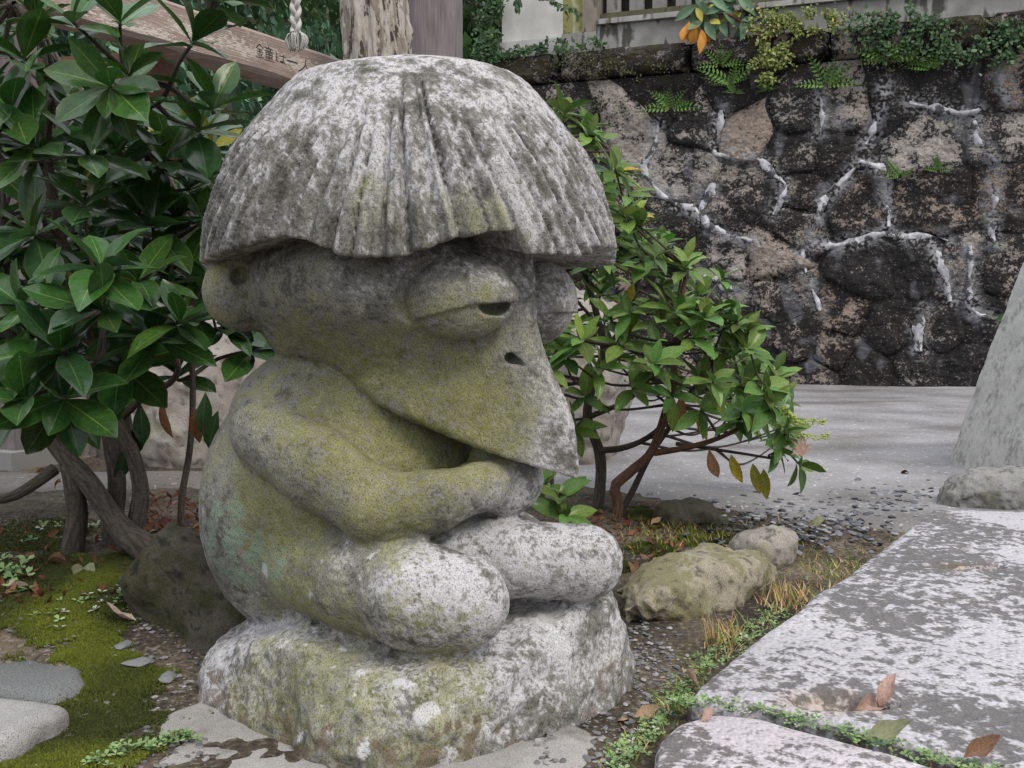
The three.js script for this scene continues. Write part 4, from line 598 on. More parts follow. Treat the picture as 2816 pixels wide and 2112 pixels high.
tree('lighter green tree between the rope and the dead trunk', -1.9, -14.5, 7.0, 2.2, 8000, [.19, .30, .15]);
tree('spreading tree beyond the left shrub above the beam', -6.2, -12.5, 8.0, 2.8, 9000, [.13, .23, .13]);
tree('slender tree beside the vine-covered corner of the plaster wall', -0.3, -12.0, 6.5, 1.5, 7000, [.10, .20, .06]);
tree('bushy tree seen under the sign beam through the left shrub', -4.6, -9.0, 3.2, 1.7, 8000, [.09, .16, .10], 0.12);
tree('low tree seen between beam and statue behind the boulders', -2.4, -8.5, 2.9, 1.6, 8000, [.11, .20, .12], 0.12);
{ // wooded slope that closes the view
  const g = sheet(-40, 30, -45, -17, 1.4, (x, z) => Math.max(-0.1, (-z - 17) * 0.85 + 1.5 * noise3(x * 0.2, 3, z * 0.2)), () => [.5, .8, .4], 1); structure('hillside', g, soilMat);
  const L = []; for (let i = 0; i < 42000; i++) { const x = rr(-24, 14), z = -17 - Math.pow(rnd(), 1.5) * 18, k = rr(0.5, 1.4) * (0.75 + 0.7 * noise3(x * 0.5, z * 0.5, 2)), b = Math.max(0, 1 + noise3(x * 0.8, 2, z * 0.8) * 1.2); L.push({ p: V(x, (-z - 17) * 0.85 + rr(0, 2.6) * b, z), e: [rr(0.5, 2.1), rr(0, 6.28), rr(-0.6, 0.6)], s: rr(0.2, 0.5), c: [.14 * k, .25 * k, .16 * k] }); }
  scatter('hillside_wood', leafTri, foliageMat, L).userData = { kind: 'stuff', label: 'mass of green woodland covering the far slope', category: 'woodland' };
}

// ---------------------------------------------------------------- shrubs
console.log('shrubs');
function leafGeo(shape, fold, curl, wave, twist = 0) {   // 1 long, along +y, upper side +z
  const rows = 6, cols = 4, p = [], u = [], id = [];
  for (let j = 0; j <= rows; j++) for (let i = 0; i <= cols; i++) {
    const t = j / rows, s = i / cols * 2 - 1, w = shape(t), x = s * w; let z = fold * Math.abs(x) + wave * Math.sin(t * 7 + (s > 0 ? 1.5 : 0)) * Math.abs(s) * w - curl * t * t, y = t * (1 - 0.25 * Math.abs(curl) * t);
    const a = twist * t; p.push(x * Math.cos(a) - z * Math.sin(a) * 0.3, y, z + x * Math.sin(a)); u.push(i / cols, t);
  }
  for (let j = 0; j < rows; j++) for (let i = 0; i < cols; i++) { const a = j * (cols + 1) + i; id.push(a, a + 1, a + cols + 1, a + 1, a + cols + 2, a + cols + 1); }
  const g = new THREE.BufferGeometry(); g.setAttribute('position', new THREE.Float32BufferAttribute(p, 3)); g.setAttribute('uv', new THREE.Float32BufferAttribute(u, 2)); g.setIndex(id); g.computeVertexNormals(); return g;
}
const obovate = (t) => 0.012 + 0.215 * Math.pow(Math.sin(Math.PI * Math.pow(clamp(t), 1.25)), 0.8) * (t > 0.999 ? 0 : 1), lance = (t) => 0.012 + 0.195 * Math.pow(Math.sin(Math.PI * Math.pow(clamp(t), 0.95)), 0.9) * (t > 0.999 ? 0 : 1);
function leafTex(blade, rib, edge, spots = 0) {
  return texture(128, 256, (u, v, i, j) => { const s = Math.abs(u - 0.5) * 2, vein = Math.sin((v * 16 - s * 3.2) * Math.PI), n = fbm3(u * 5, v * 8, 3, 3), w = PERM[(PERM[i & 255] + j) & 511] / 255; let k = blade.map((q) => q * (1 + 0.3 * n + 0.08 * (w - 0.5))); k = mix3(k, rib, 0.22 * ss(0.86, 1, vein) * (1 - s * 0.5)); k = mix3(k, rib, 0.85 * ss(0.075 - 0.045 * v, 0.02, s)); k = mix3(k, edge, 0.55 * ss(0.9, 1.0, s)); if (spots && noise3(u * 9, v * 16, 7) > spots) k = mix3(k, [.12, .06, .02], 0.8); return k; });
}
const leafMat = (map, gloss = 0.75, rough = 0.95) => new THREE.MeshPhysicalMaterial({ map, roughness: rough, specularIntensity: 0.3, clearcoat: gloss, clearcoatRoughness: 0.2, transmission: 0.22, side: THREE.DoubleSide });
const darkLeaf = [leafMat(leafTex([.026, .085, .014], [.14, .24, .05], [.10, .16, .03])), leafMat(leafTex([.035, .115, .016], [.17, .28, .06], [.12, .18, .03])), leafMat(leafTex([.065, .16, .018], [.22, .32, .07], [.16, .2, .04])), leafMat(leafTex([.018, .058, .016], [.09, .16, .05], [.06, .1, .03]))];
const brightLeaf = [leafMat(leafTex([.10, .19, .042], [.2, .3, .08], [.16, .22, .05]), 0.38), leafMat(leafTex([.16, .27, .05], [.25, .36, .09], [.2, .27, .06]), 0.45), leafMat(leafTex([.075, .15, .05], [.16, .25, .09], [.12, .18, .05]), 0.5), leafMat(leafTex([.23, .33, .06], [.3, .4, .1], [.25, .3, .07]), 0.4)];
const yellowLeaf = [leafMat(leafTex([.42, .33, .03], [.42, .38, .1], [.3, .16, .03], 0.3), 0.3), leafMat(leafTex([.26, .24, .03], [.35, .36, .1], [.25, .2, .03], 0.35), 0.3)], brownLeaf = [leafMat(leafTex([.23, .11, .05], [.3, .18, .1], [.12, .06, .03], 0.35), 0.1, 0.8), leafMat(leafTex([.36, .20, .10], [.4, .26, .15], [.2, .1, .05], 0.4), 0.1, 0.8)];
const broad = [leafGeo(obovate, 0.30, 0.10, 0.10), leafGeo(obovate, 0.42, 0.28, 0.16, 0.2), leafGeo(obovate, 0.22, -0.05, 0.2, -0.25), leafGeo(lance, 0.35, 0.36, 0.12, 0.1), leafGeo(obovate, 0.5, 0.18, 0.06, 0.35)], slim = [leafGeo(lance, 0.35, 0.2, 0.1), leafGeo(lance, 0.5, 0.38, 0.15, 0.25), leafGeo(lance, 0.25, 0.05, 0.18, -0.3), leafGeo(obovate, 0.4, 0.25, 0.1, 0.1)];
const limbTex = texture(512, 512, (u, v, i, j) => { const a = pn(u * 20, v * 8, 40, 4) + 0.6 * pfbm(u, v, 24, 3, 6), w = PERM[(PERM[i & 255] + j) & 511] / 255; return mix3([.03, .023, .018], [.105, .083, .064], clamp(0.5 + 0.55 * a)).map((q) => q * (0.85 + 0.3 * w)); });
const limbMat = new THREE.MeshStandardMaterial({ map: limbTex, bumpMap: woodBump, bumpScale: 0.002, roughness: 0.92 }), redLimb = new THREE.MeshStandardMaterial({ map: limbTex, color: new THREE.Color(1.7, 1.15, .9), roughness: 0.9 }), greenLimb = new THREE.MeshStandardMaterial({ color: new THREE.Color(.12, .17, .05), roughness: 0.7 });
function limb(pts, r0, r1, seg = 8) {
  const c = new THREE.CatmullRomCurve3(pts), n = Math.max(6, Math.round(c.getLength() / 0.02)), fr = c.computeFrenetFrames(n, false), pos = [], uv = [], id = [], sd = pts[0].x * 31;
  for (let j = 0; j <= n; j++) { const t = j / n, P = c.getPointAt(t), r = lerp(r0, r1, Math.pow(t, 0.8)); for (let i = 0; i <= seg; i++) { const a = (i % seg) / seg * Math.PI * 2, k = r * (1 + 0.16 * noise3(Math.cos(a) * 1.5 + sd, t * n * 0.25, Math.sin(a) * 1.5)), d = fr.normals[j].clone().multiplyScalar(Math.cos(a) * k).addScaledVector(fr.binormals[j], Math.sin(a) * k); pos.push(P.x + d.x, P.y + d.y, P.z + d.z); uv.push(i / seg, t * c.getLength() * 4); } }
  for (let j = 0; j < n; j++) for (let i = 0; i < seg; i++) { const a = j * (seg + 1) + i; id.push(a, a + 1, a + seg + 1, a + 1, a + seg + 2, a + seg + 1); }
  const g = new THREE.BufferGeometry(); g.setAttribute('position', new THREE.Float32BufferAttribute(pos, 3)); g.setAttribute('uv', new THREE.Float32BufferAttribute(uv, 2)); g.setIndex(id); g.computeVertexNormals(); return g;
}
function leafQuat(dir, up) { const y = dir.clone().normalize(), z = up.clone().addScaledVector(y, -up.dot(y)).normalize(), x = y.clone().cross(z); return new THREE.Quaternion().setFromRotationMatrix(new THREE.Matrix4().makeBasis(x, y, z)); }
function rosette(out, tip, axis, n, len, geos, pick, spread = [0.6, 1.5]) {
  const A = axis.clone().normalize(), B = Math.abs(A.y) < 0.9 ? V(0, 1, 0).cross(A).normalize() : V(1, 0, 0).cross(A).normalize(), C = A.clone().cross(B); let ph = rnd() * 6.28;
  for (let i = 0; i < n; i++) { ph += 2.4 + rr(-0.3, 0.3); const th = lerp(spread[0], spread[1], (i + rnd()) / n), d = A.clone().multiplyScalar(Math.cos(th)).addScaledVector(B, Math.sin(th) * Math.cos(ph)).addScaledVector(C, Math.sin(th) * Math.sin(ph)); d.y -= 0.12 * th; const up = A.clone().addScaledVector(V(0, 1, 0), 0.8).add(V(rr(-.3, .3), rr(-.2, .2), rr(-.3, .3))), l = len * rr(0.72, 1.15) * (0.8 + 0.2 * (i / n)); out.push({ p: tip.clone().addScaledVector(A, -0.012 * (i / n)), q: leafQuat(d, up), s: V(l * rr(0.85, 1.2), l, l), g: Math.floor(rnd() * geos.length), m: pick() }); }
}
function growLeaves(parent, list, geos, mats) {
  for (const o of list) { const mid = V(0, 0.5 * o.s.y, 0).applyQuaternion(o.q).add(o.p), [x, y, d] = project(mid); o.score = (o.keep ? 20 : 1) * (x > -60 && x < 2880 && y > -60 && y < 2170 ? 1 : 0.02) * o.s.y / d ** 2; }
  list.sort((a, b) => b.score - a.score);
  list.slice(0, 300).forEach((o) => { const m = mesh('leaf', geos[o.g], mats[o.m], parent); m.position.copy(o.p); m.quaternion.copy(o.q); m.scale.copy(o.s); });
  const rest = list.slice(300); rest.forEach((o) => { const k = rr(0.6, 1.3); o.c = [k * (0.8 + 0.5 * rnd()), k, k * 0.9]; }); if (rest.length) scatter('foliage', geos[0], mats[0], rest, parent);
}
// traced twigs reach from the nearest limb to every rosette
function twigs(parent, limbs, tips, mat, r = 0.0035) { for (const [tip, axis] of tips) { let b = null, bd = 1e9; for (const l of limbs) for (const p of l) { const d = p.distanceTo(tip) + Math.max(0, p.y - tip.y) * 0.6; if (d > 0.03 && d < bd) { bd = d; b = p; } } const mid = b.clone().lerp(tip, 0.55).addScaledVector(axis, -0.14 * bd).add(V(rr(-.02, .02), rr(-.02, .02), rr(-.02, .02))); mesh('twig', limb([b, mid, tip], r * 1.5, r * 0.75, 6), mat, parent); } }
{ // ---- left shrub
  const base = V(-0.72, 0, -1.98), sh = thing('broadleaf_shrub', 'dark glossy broad-leaved evergreen shrub on the mossy ground behind the back of the statue', 'shrub', base), Lc = (px, py, d) => atDepth(px, py, d).sub(base);
  const T = (l, r0, r1) => { const pts = l.map(([x, y, d]) => Lc(x, y, d)); mesh('stem', limb(pts, r0 * 0.78, r1 * 0.85, 10), limbMat, sh); return new THREE.CatmullRomCurve3(pts).getPoints(14); };
  const limbs = [T([[470, 1600, 1.82], [405, 1515, 1.82], [350, 1475, 1.86], [300, 1410, 1.9], [250, 1335, 1.92], [185, 1265, 1.95], [130, 1190, 1.98], [60, 1050, 2.0], [20, 850, 2.0], [10, 600, 1.95]], 0.034, 0.010), T([[195, 1600, 1.9], [200, 1500, 1.9], [212, 1420, 1.92], [205, 1340, 1.93], [190, 1270, 1.95]], 0.03, 0.02), T([[-60, 1375, 1.85], [20, 1370, 1.87], [80, 1340, 1.9], [150, 1290, 1.94]], 0.009, 0.014), T([[312, 1570, 1.95], [310, 1470, 1.95], [322, 1330, 1.98], [300, 1180, 2.0], [275, 1060, 2.02], [300, 900, 2.02], [335, 720, 2.0], [340, 500, 1.95], [300, 300, 1.9]], 0.026, 0.008),
    T([[340, 1590, 1.9], [352, 1500, 1.9], [385, 1400, 1.92], [378, 1290, 1.94], [330, 1170, 1.95], [285, 1080, 1.97], [250, 900, 1.98], [180, 700, 1.95], [130, 400, 1.9], [140, 180, 1.85], [40, 10, 1.8]], 0.022, 0.007), T([[320, 1160, 1.97], [400, 1090, 1.93], [470, 1050, 1.9], [492, 1005, 1.88], [450, 930, 1.86], [428, 880, 1.85]], 0.011, 0.005), T([[360, 1550, 1.96], [360, 1450, 1.96], [375, 1350, 1.98], [362, 1220, 2.0], [350, 1130, 2.02]], 0.012, 0.007), T([[498, 1450, 2.05], [500, 1370, 2.05], [522, 1240, 2.06], [530, 1100, 2.06], [525, 980, 2.05], [480, 800, 2.05], [400, 690, 2.0], [425, 560, 1.95], [395, 400, 1.92], [370, 300, 1.9], [355, 205, 1.8]], 0.009, 0.004), T([[370, 300, 1.9], [440, 280, 1.82], [500, 160, 1.72], [590, 30, 1.66], [600, -60, 1.66]], 0.006, 0.003), T([[428, 920, 1.86], [350, 880, 1.8], [290, 850, 1.72]], 0.006, 0.004), T([[300, 900, 2.0], [420, 800, 2.05], [560, 640, 2.1]], 0.008, 0.004)];
  const tips = [[357, 205, 1.75, .3, .8, .3], [532, 112, 1.66, .4, .8, .2], [590, -10, 1.66, .3, .9, .1], [591, 290, 1.78, .3, .9, .1], [304, 240, 1.68, -.1, -.2, .9], [97, 405, 1.7, -.1, .5, .7], [67, 160, 1.75, .1, .9, .2], [548, 356, 1.85, .3, .7, .3], [282, 740, 1.58, .2, .8, .4], [280, 850, 1.56, -.3, .5, .8], [494, 885, 1.68, .4, .8, .3], [168, 965, 1.55, -.2, .7, .6], [70, 1098, 1.55, -.4, .5, .7], [175, 1100, 1.58, .5, -.2, .8], [428, 925, 1.72, 0, .4, .9], [230, 560, 1.75, .1, .7, .6], [420, 620, 1.85, .3, .7, .5], [90, 640, 1.7, -.1, .6, .8], [30, 300, 1.7, -.2, .5, .8], [200, 60, 1.75, 0, .8, .5], [330, 60, 1.8, .2, .8, .4], [450, 440, 1.85, .2, .6, .6], [520, 520, 1.95, .4, .6, .4], [60, 840, 1.62, -.2, .6, .7], [240, 420, 1.72, .2, .6, .7], [380, 770, 1.75, .3, .7, .5], [640, 720, 2.1, .5, .6, .3], [560, 760, 2.05, .4, .7, .4], [700, 960, 2.15, .5, .5, .4], [620, 900, 2.1, .5, .3, .6], [330, 1010, 1.75, .2, 0, .9]].map(([x, y, d, a, b, c]) => [Lc(x, y, d), V(a, b, c).normalize()]);
  for (let i = 0; i < 175; i++) { const x = rr(-220, 610), y = rr(-220, 1060), d = rr(1.85, 2.5); if (y > 900 && x > 330 && rnd() < 0.85) continue; if (y < 330 && x > 430) continue; if (x > 120 && y < 190) continue; tips.push([Lc(x, y, d), V(rr(-.5, .5), rr(.2, 1), rr(-.1, .8)).normalize()]); }
  twigs(sh, limbs, tips, limbMat);
  const list = [], mats = [...darkLeaf, ...yellowLeaf, ...brownLeaf]; tips.forEach(([p, a], i) => rosette(list, p, a, 6 + Math.floor(rnd() * 4), i < 31 ? 0.122 : 0.10, broad, () => { const r = rnd(); return r < 0.32 ? 0 : r < 0.60 ? 1 : r < 0.74 ? 2 : r < 0.972 ? 3 : r < 0.984 ? 4 : 5; }, [0.45, 1.55]));
  // hanging dry leaves low on the stems
  for (const [x, y, d] of [[452, 1100, 1.9], [545, 1120, 2.0]]) list.push({ p: Lc(x, y, d), q: leafQuat(V(rr(-.2, .2), -1, .1), V(rr(-1, 1), 0, 1)), s: V(.07, .075, .07), g: 3, m: 6, keep: 1 });
  for (const [x, y, d] of [[565, 1080, 2.0], [385, 1110, 1.95], [600, 1130, 2.05], [395, 1140, 1.96], [350, 1220, 1.98]]) list.push({ p: Lc(x, y, d), q: leafQuat(V(rr(-.3, .3), -1, .2), V(rr(-1, 1), .2, 1)), s: V(.07, .08, .07), g: 1, m: 3, keep: 1 });
  growLeaves(sh, list, broad, mats);
}
{ // ---- right shrub
  const base = V(0.24, 0.02, -2.45), sh = thing('spreading_shrub', 'light green spreading shrub with twisted stems and yellowing leaves beyond the beak of the statue', 'shrub', base), Lc = (px, py, d) => atDepth(px, py, d).sub(base);
  const T = (l, r0, r1, m = limbMat) => { const pts = l.map(([x, y, d]) => Lc(x, y, d)); mesh('stem', limb(pts, r0 * 0.8, r1 * 0.85, 9), m, sh); return new THREE.CatmullRomCurve3(pts).getPoints(14); };
  const limbs = [T([[1640, 1500, 2.5], [1640, 1425, 2.5], [1652, 1330, 2.52], [1648, 1240, 2.53], [1615, 1150, 2.54], [1630, 1060, 2.55], [1660, 980, 2.56], [1640, 860, 2.56], [1600, 720, 2.58], [1590, 560, 2.6]], 0.021, 0.006), T([[1690, 1510, 2.42], [1694, 1440, 2.42], [1700, 1385, 2.42], [1690, 1340, 2.41], [1730, 1300, 2.4], [1790, 1245, 2.39], [1825, 1150, 2.38], [1850, 1060, 2.36], [1860, 900, 2.36], [1890, 740, 2.36]], 0.019, 0.006, redLimb), T([[1695, 1500, 2.44], [1700, 1430, 2.44], [1740, 1350, 2.43], [1790, 1250, 2.41], [1860, 1150, 2.4]], 0.011, 0.007), T([[1800, 1245, 2.39], [1900, 1228, 2.34], [2010, 1190, 2.3], [2080, 1140, 2.28], [2140, 1080, 2.26]], 0.010, 0.004, redLimb), T([[1860, 1220, 2.38], [1960, 1235, 2.33], [2060, 1250, 2.28], [2130, 1262, 2.25]], 0.006, 0.003), T([[1640, 1240, 2.53], [1720, 1230, 2.5], [1800, 1190, 2.46], [1880, 1100, 2.44], [1960, 1000, 2.42]], 0.011, 0.005), T([[1614, 1150, 2.54], [1740, 1090, 2.52], [1830, 980, 2.5], [1930, 860, 2.48]], 0.009, 0.004), T([[1655, 980, 2.56], [1720, 880, 2.56], [1760, 760, 2.56], [1790, 640, 2.56], [1740, 520, 2.58], [1650, 380, 2.6], [1560, 300, 2.62]], 0.008, 0.003), T([[1650, 900, 2.56], [1560, 780, 2.55], [1575, 680, 2.54]], 0.006, 0.003), T([[1562, 1500, 2.35], [1560, 1440, 2.35], [1540, 1380, 2.3], [1520, 1340, 2.28]], 0.007, 0.004), T([[1720, 1480, 2.36], [1660, 1500, 2.33], [1620, 1530, 2.3]], 0.014, 0.008)];
  const poly = [[1480, 640], [1500, 250], [1600, 300], [1690, 420], [1760, 540], [1880, 690], [1990, 760], [2070, 890], [2140, 1020], [2180, 1150], [2190, 1230], [2080, 1200], [1960, 1130], [1830, 1060], [1700, 1010], [1600, 1010], [1480, 1100], [1420, 1000], [1440, 760]];
  const tips = [[1885, 735, 2.3, .1, 1, .2], [1760, 690, 2.4, 0, .9, .4], [1600, 935, 2.25, -.1, .7, .6], [1500, 1010, 2.25, -.3, .5, .7], [1800, 1000, 2.2, .3, .5, .7], [2100, 1070, 2.2, .6, .3, .6], [2160, 1190, 2.2, .8, 0, .5], [2200, 1280, 2.22, .7, -.5, .4], [2060, 960, 2.28, .6, .5, .5], [1990, 850, 2.32, .5, .7, .4], [1910, 930, 2.25, .3, .6, .7], [1960, 1050, 2.22, .3, .3, .9], [1540, 1370, 2.2, .1, .6, .7], [1500, 1330, 2.25, -.2, .8, .5], [1560, 1420, 2.18, .4, .2, .8], [1540, 300, 2.6, .4, .7, .2], [1620, 370, 2.55, .6, .5, .3], [1700, 480, 2.5, .6, .5, .3], [1740, 590, 2.45, .5, .6, .4], [1660, 560, 2.5, .5, .6, .4], [2120, 1110, 2.2, .7, .2, .5], [1520, 900, 2.3, .2, .7, .5], [1560, 985, 2.28, .2, .5, .7], [1645, 1010, 2.3, .3, .5, .7], [1710, 950, 2.3, .1, .7, .6], [1610, 1090, 2.35, .1, .4, .8], [1740, 1070, 2.3, .2, .3, .8], [1850, 1090, 2.28, .3, .2, .8], [1930, 1130, 2.25, .4, 0, .8], [2040, 1130, 2.2, .5, .1, .8], [1500, 1130, 2.4, .3, .3, .8], [1580, 1180, 2.45, .2, .2, .8], [1680, 880, 2.35, .2, .7, .6], [1820, 880, 2.3, .2, .7, .6], [2140, 1240, 2.2, .7, -.2, .5]].map(([x, y, d, a, b, c]) => [Lc(x, y, d), V(a, b, c).normalize()]);
  let guard = 0; while (tips.length < 185 && guard++ < 4000) { const x = rr(1420, 2200), y = rr(250, 1240), d = rr(2.25, 2.85); if (!inPoly(poly, x, y)) continue; if (x < 1640 && y > 1060) continue; if (x < 1720 && y > 640 && y < 860 && rnd() < 0.3) continue; tips.push([Lc(x, y, d), V(rr(-.2, .8), rr(.3, 1), rr(-.1, .9)).normalize()]); }
  twigs(sh, limbs, tips, limbMat, 0.0026);
  const list = [], mats = [...brightLeaf, ...yellowLeaf, ...brownLeaf]; tips.forEach(([p, a], i) => rosette(list, p, a, 5 + Math.floor(rnd() * 4), i < 35 ? 0.084 : 0.076, slim, () => { const r = rnd(); return r < 0.34 ? 0 : r < 0.60 ? 1 : r < 0.80 ? 2 : r < 0.965 ? 3 : r < 0.98 ? 4 : 5; }, [0.5, 1.5]));
  for (const [x, y, d, m] of [[2010, 1250, 2.26, 4], [2070, 1275, 2.25, 5], [2100, 1290, 2.25, 5], [1950, 1235, 2.3, 7], [1920, 1130, 2.3, 4], [1740, 780, 2.42, 4], [1700, 830, 2.42, 4], [1870, 1090, 2.32, 7]]) list.push({ p: Lc(x, y, d), q: leafQuat(V(rr(-.4, .4), -1, .3), V(rr(-.8, .8), .3, 1)), s: V(.06, .068, .06), g: Math.floor(rnd() * 4), m, keep: 1 });
  growLeaves(sh, list, slim, mats);
  // flower spikes
  for (const [x0, y0, x1, y1] of [[2170, 1165, 2275, 1160], [2180, 1205, 2280, 1200], [2150, 1130, 2190, 1150]]) { const a = Lc(x0, y0, 2.2), b = Lc(x1, y1, 2.17), gl = [limb([a, a.clone().lerp(b, 0.5).add(V(0, .004, 0)), b], 0.0012, 0.0008, 5)]; for (let k = 0; k < 46; k++) { const s = new THREE.IcosahedronGeometry(rr(0.0018, 0.0032), 0), t = rnd(), p = a.clone().lerp(b, t).add(V(rr(-.004, .004), rr(-.007, .009), rr(-.007, .007)).multiplyScalar(1.2 - 0.6 * t)); s.translate(p.x, p.y, p.z); s.deleteAttribute('normal'); s.computeVertexNormals(); const idx = []; for (let q = 0; q < s.attributes.position.count; q++) idx.push(q); s.setIndex(idx); gl.push(s); } mesh('flower_spike', mergeGeometries(gl), new THREE.MeshStandardMaterial({ color: new THREE.Color(.36, .42, .10), roughness: 0.7 }), sh); }
}

// ---------------------------------------------------------------- moss, grass, litter, wall plants
console.log('small things');
function stuff(name, geo, mat, list, label, category) { const m = scatter(name, geo, mat, list); m.userData = { kind: 'stuff', label, category }; return m; }
const bladeGeo = (() => { const g = new THREE.BufferGeometry(), p = [], id = []; const n = 3; for (let j = 0; j <= n; j++) { const t = j / n, w = 0.055 * (1 - t * 0.95); p.push(-w, t, -0.35 * t * t, w, t, -0.35 * t * t); } for (let j = 0; j < n; j++) id.push(j * 2, j * 2 + 1, j * 2 + 2, j * 2 + 1, j * 2 + 3, j * 2 + 2); g.setAttribute('position', new THREE.Float32BufferAttribute(p, 3)); g.setIndex(id); g.computeVertexNormals(); return g; })();
const tuft = (() => { const l = []; for (let k = 0; k < 6; k++) { const b = bladeGeo.clone(); b.scale(2.6, 1, 1); b.rotateX(0.5); b.rotateY(k * 1.047 + 0.3 * (k % 2)); l.push(b); } return mergeGeometries(l); })();
const greenMat = new THREE.MeshStandardMaterial({ roughness: 0.85, side: THREE.DoubleSide });
{ // moss; shade painted into the colour: darker at the back, brighter towards the viewer
  const L = []; for (let i = 0; i < 260000 && L.length < 95000; i++) { const s = mossSpots[Math.floor(rnd() * mossSpots.length)], a = rr(0, 6.28), q = Math.sqrt(rnd()) * s[2] * 1.4, x = s[0] + Math.cos(a) * q, z = s[1] + Math.sin(a) * q; if (mossAt(x, z) < 0.02 + 0.5 * rnd() * rnd() + 0.3 * noise3(x * 22, 6, z * 22) + 0.15 * noise3(x * 60, 2, z * 60)) continue; if (Math.hypot(x - SX, z + SD) < 0.25) continue; const k = rr(0.6, 1.35), y = 0.5 + 0.5 * noise3(x * 9, 1, z * 9); L.push({ p: V(x, groundY(x, z) - 0.001 + 0.004 * y, z), e: [rr(-.4, .4), rr(0, 6.28), rr(-.4, .4)], s: ((q) => V(q * 1.3, q * 0.8, q * 1.3))(rr(0.0028, 0.0055)), c: mix3([.06, .075, .013], [.17, .20, .02], ss(-0.2, 0.5, fbm3(x * 5, 8, z * 5, 2) + 0.5 * ss(-1.7, -1.2, z) - 0.1)).map((q) => q * k) }); }
  stuff('moss', tuft, greenMat, L, 'bright green moss cushions spread over the damp ground', 'moss');
}
const along = (poly, t) => { const seg = poly.slice(1).map((p, i) => Math.hypot(p[0] - poly[i][0], p[1] - poly[i][1])), tot = seg.reduce((a, b) => a + b, 0); let s = t * tot, i = 0; while (i < seg.length - 1 && s > seg[i]) { s -= seg[i]; i++; } const u = s / seg[i]; return [lerp(poly[i][0], poly[i + 1][0], u), lerp(poly[i][1], poly[i + 1][1], u)]; };
const seamA = [[2420, 1490], [2330, 1570], [2260, 1620], [2150, 1690], [2030, 1770], [1930, 1840], [1860, 1920], [1800, 2000], [1740, 2070], [1690, 2130]], seamB = [[1850, 1945], [1950, 1950], [2100, 1968], [2300, 2020], [2480, 2072], [2620, 2112], [2780, 2160]], seamC = [[1730, 1500], [1850, 1470], [2000, 1480], [2130, 1500], [2260, 1560], [2330, 1590]];
{ // grass in the joints
  const L = []; const put = (px, py, straw, s0, s1, y = 0) => { const p = y ? onGround(px, py, y) : drop(px, py); const k = rr(0.7, 1.3); L.push({ p: V(p.x, (y || groundY(p.x, p.z)) - 0.002, p.z), e: [rr(-.9, .5), rr(0, 6.28), rr(-.5, .5)], s: V(rr(.018, .034), rr(s0, s1), rr(.02, .05)), c: (rnd() < straw ? mix3([.42, .25, .10], [.50, .38, .19], rnd()) : mix3([.10, .17, .03], [.20, .26, .05], rnd())).map((q) => q * k) }); };
  for (let i = 0; i < 620; i++) { const t = Math.pow(rnd(), 0.9), [x, y] = along(seamA, t); put(x + gs() * (30 + 20 * t), y + gs() * 22, t < 0.55 ? 0.55 : 0.3, 0.007, 0.02); }
  for (let i = 0; i < 600; i++) { const [x, y] = along(seamB, rnd()); put(x + gs() * 22, y + gs() * 9, 0.35, 0.008, 0.02, 0.016); }
  for (let i = 0; i < 900; i++) { const [x, y] = along(seamC, rnd()); put(x + gs() * 70, y + gs() * 36, 0.4, 0.008, 0.026); }
  for (let i = 0; i < 130; i++) put(2155 + gs() * 60, 1655 + gs() * 26, 0.8, 0.02, 0.05);
  for (let i = 0; i < 110; i++) put(1990 + gs() * 50, 1760 + gs() * 26, 0.75, 0.02, 0.045);
  stuff('grass', bladeGeo, greenMat, L, 'green and straw-coloured grass in the joints beside the paving', 'grass');
}
const trefoil = (() => { const l = []; for (let k = 0; k < 3; k++) { const p = [0, 0, 0, .32, .55, .06, .18, .95, .04, 0, .82, 0, -.18, .95, .04, -.32, .55, .06], g = new THREE.BufferGeometry(); g.setAttribute('position', new THREE.Float32BufferAttribute(p, 3)); g.setIndex([0, 1, 3, 1, 2, 3, 0, 3, 5, 3, 4, 5]); g.rotateX(-Math.PI / 2 + 0.25); g.rotateY(k * 2.094); l.push(g); } const m = mergeGeometries(l); m.computeVertexNormals(); return m; })();
{ // clover
  const L = []; const put = (px, py, s0, s1, pale, y = 0) => { const p = y ? onGround(px, py, y) : drop(px, py), k = rr(0.75, 1.25); L.push({ p: V(p.x, (y || groundY(p.x, p.z)) + rr(0.003, 0.012), p.z), e: [rr(-.35, .45), rr(0, 6.28), rr(-.35, .35)], s: rr(s0, s1), c: (rnd() < pale ? [.40, .42, .33] : mix3([.11, .20, .07], [.22, .30, .12], rnd())).map((q) => q * k) }); };
  for (let i = 0; i < 950; i++) { const [x, y] = along(seamB, rnd()); put(x + gs() * 24, y + gs() * 12, .004, .0075, 0.06, rr(0.008, 0.024)); }
  for (let i = 0; i < 420; i++) { const [x, y] = along(seamA, 0.35 + 0.65 * rnd()); put(x + gs() * 34, y + gs() * 24, .004, .008, 0.04); }
  for (let i = 0; i < 60; i++) { const [x, y] = along([[440, 1545], [400, 1590], [350, 1660], [440, 1690], [300, 1710], [200, 1730], [120, 1750]], rnd()); put(x + gs() * 36, y + gs() * 22, .006, .012, 0.5); }
  for (let i = 0; i < 22; i++) put(40 + gs() * 45, 1585 + gs() * 40, .012, .02, 0); for (let i = 0; i < 26; i++) put(rr(60, 400), rr(1440, 1500), .008, .014, 0.1);
  for (let i = 0; i < 90; i++) { const [x, y] = along([[250, 2112], [330, 2080], [420, 2060], [540, 2035]], rnd()); put(x + gs() * 14, y + gs() * 10, .005, .009, 0); }
  stuff('clover', trefoil, greenMat, L, 'small pale clover leaves creeping over ground and joints', 'clover');
}
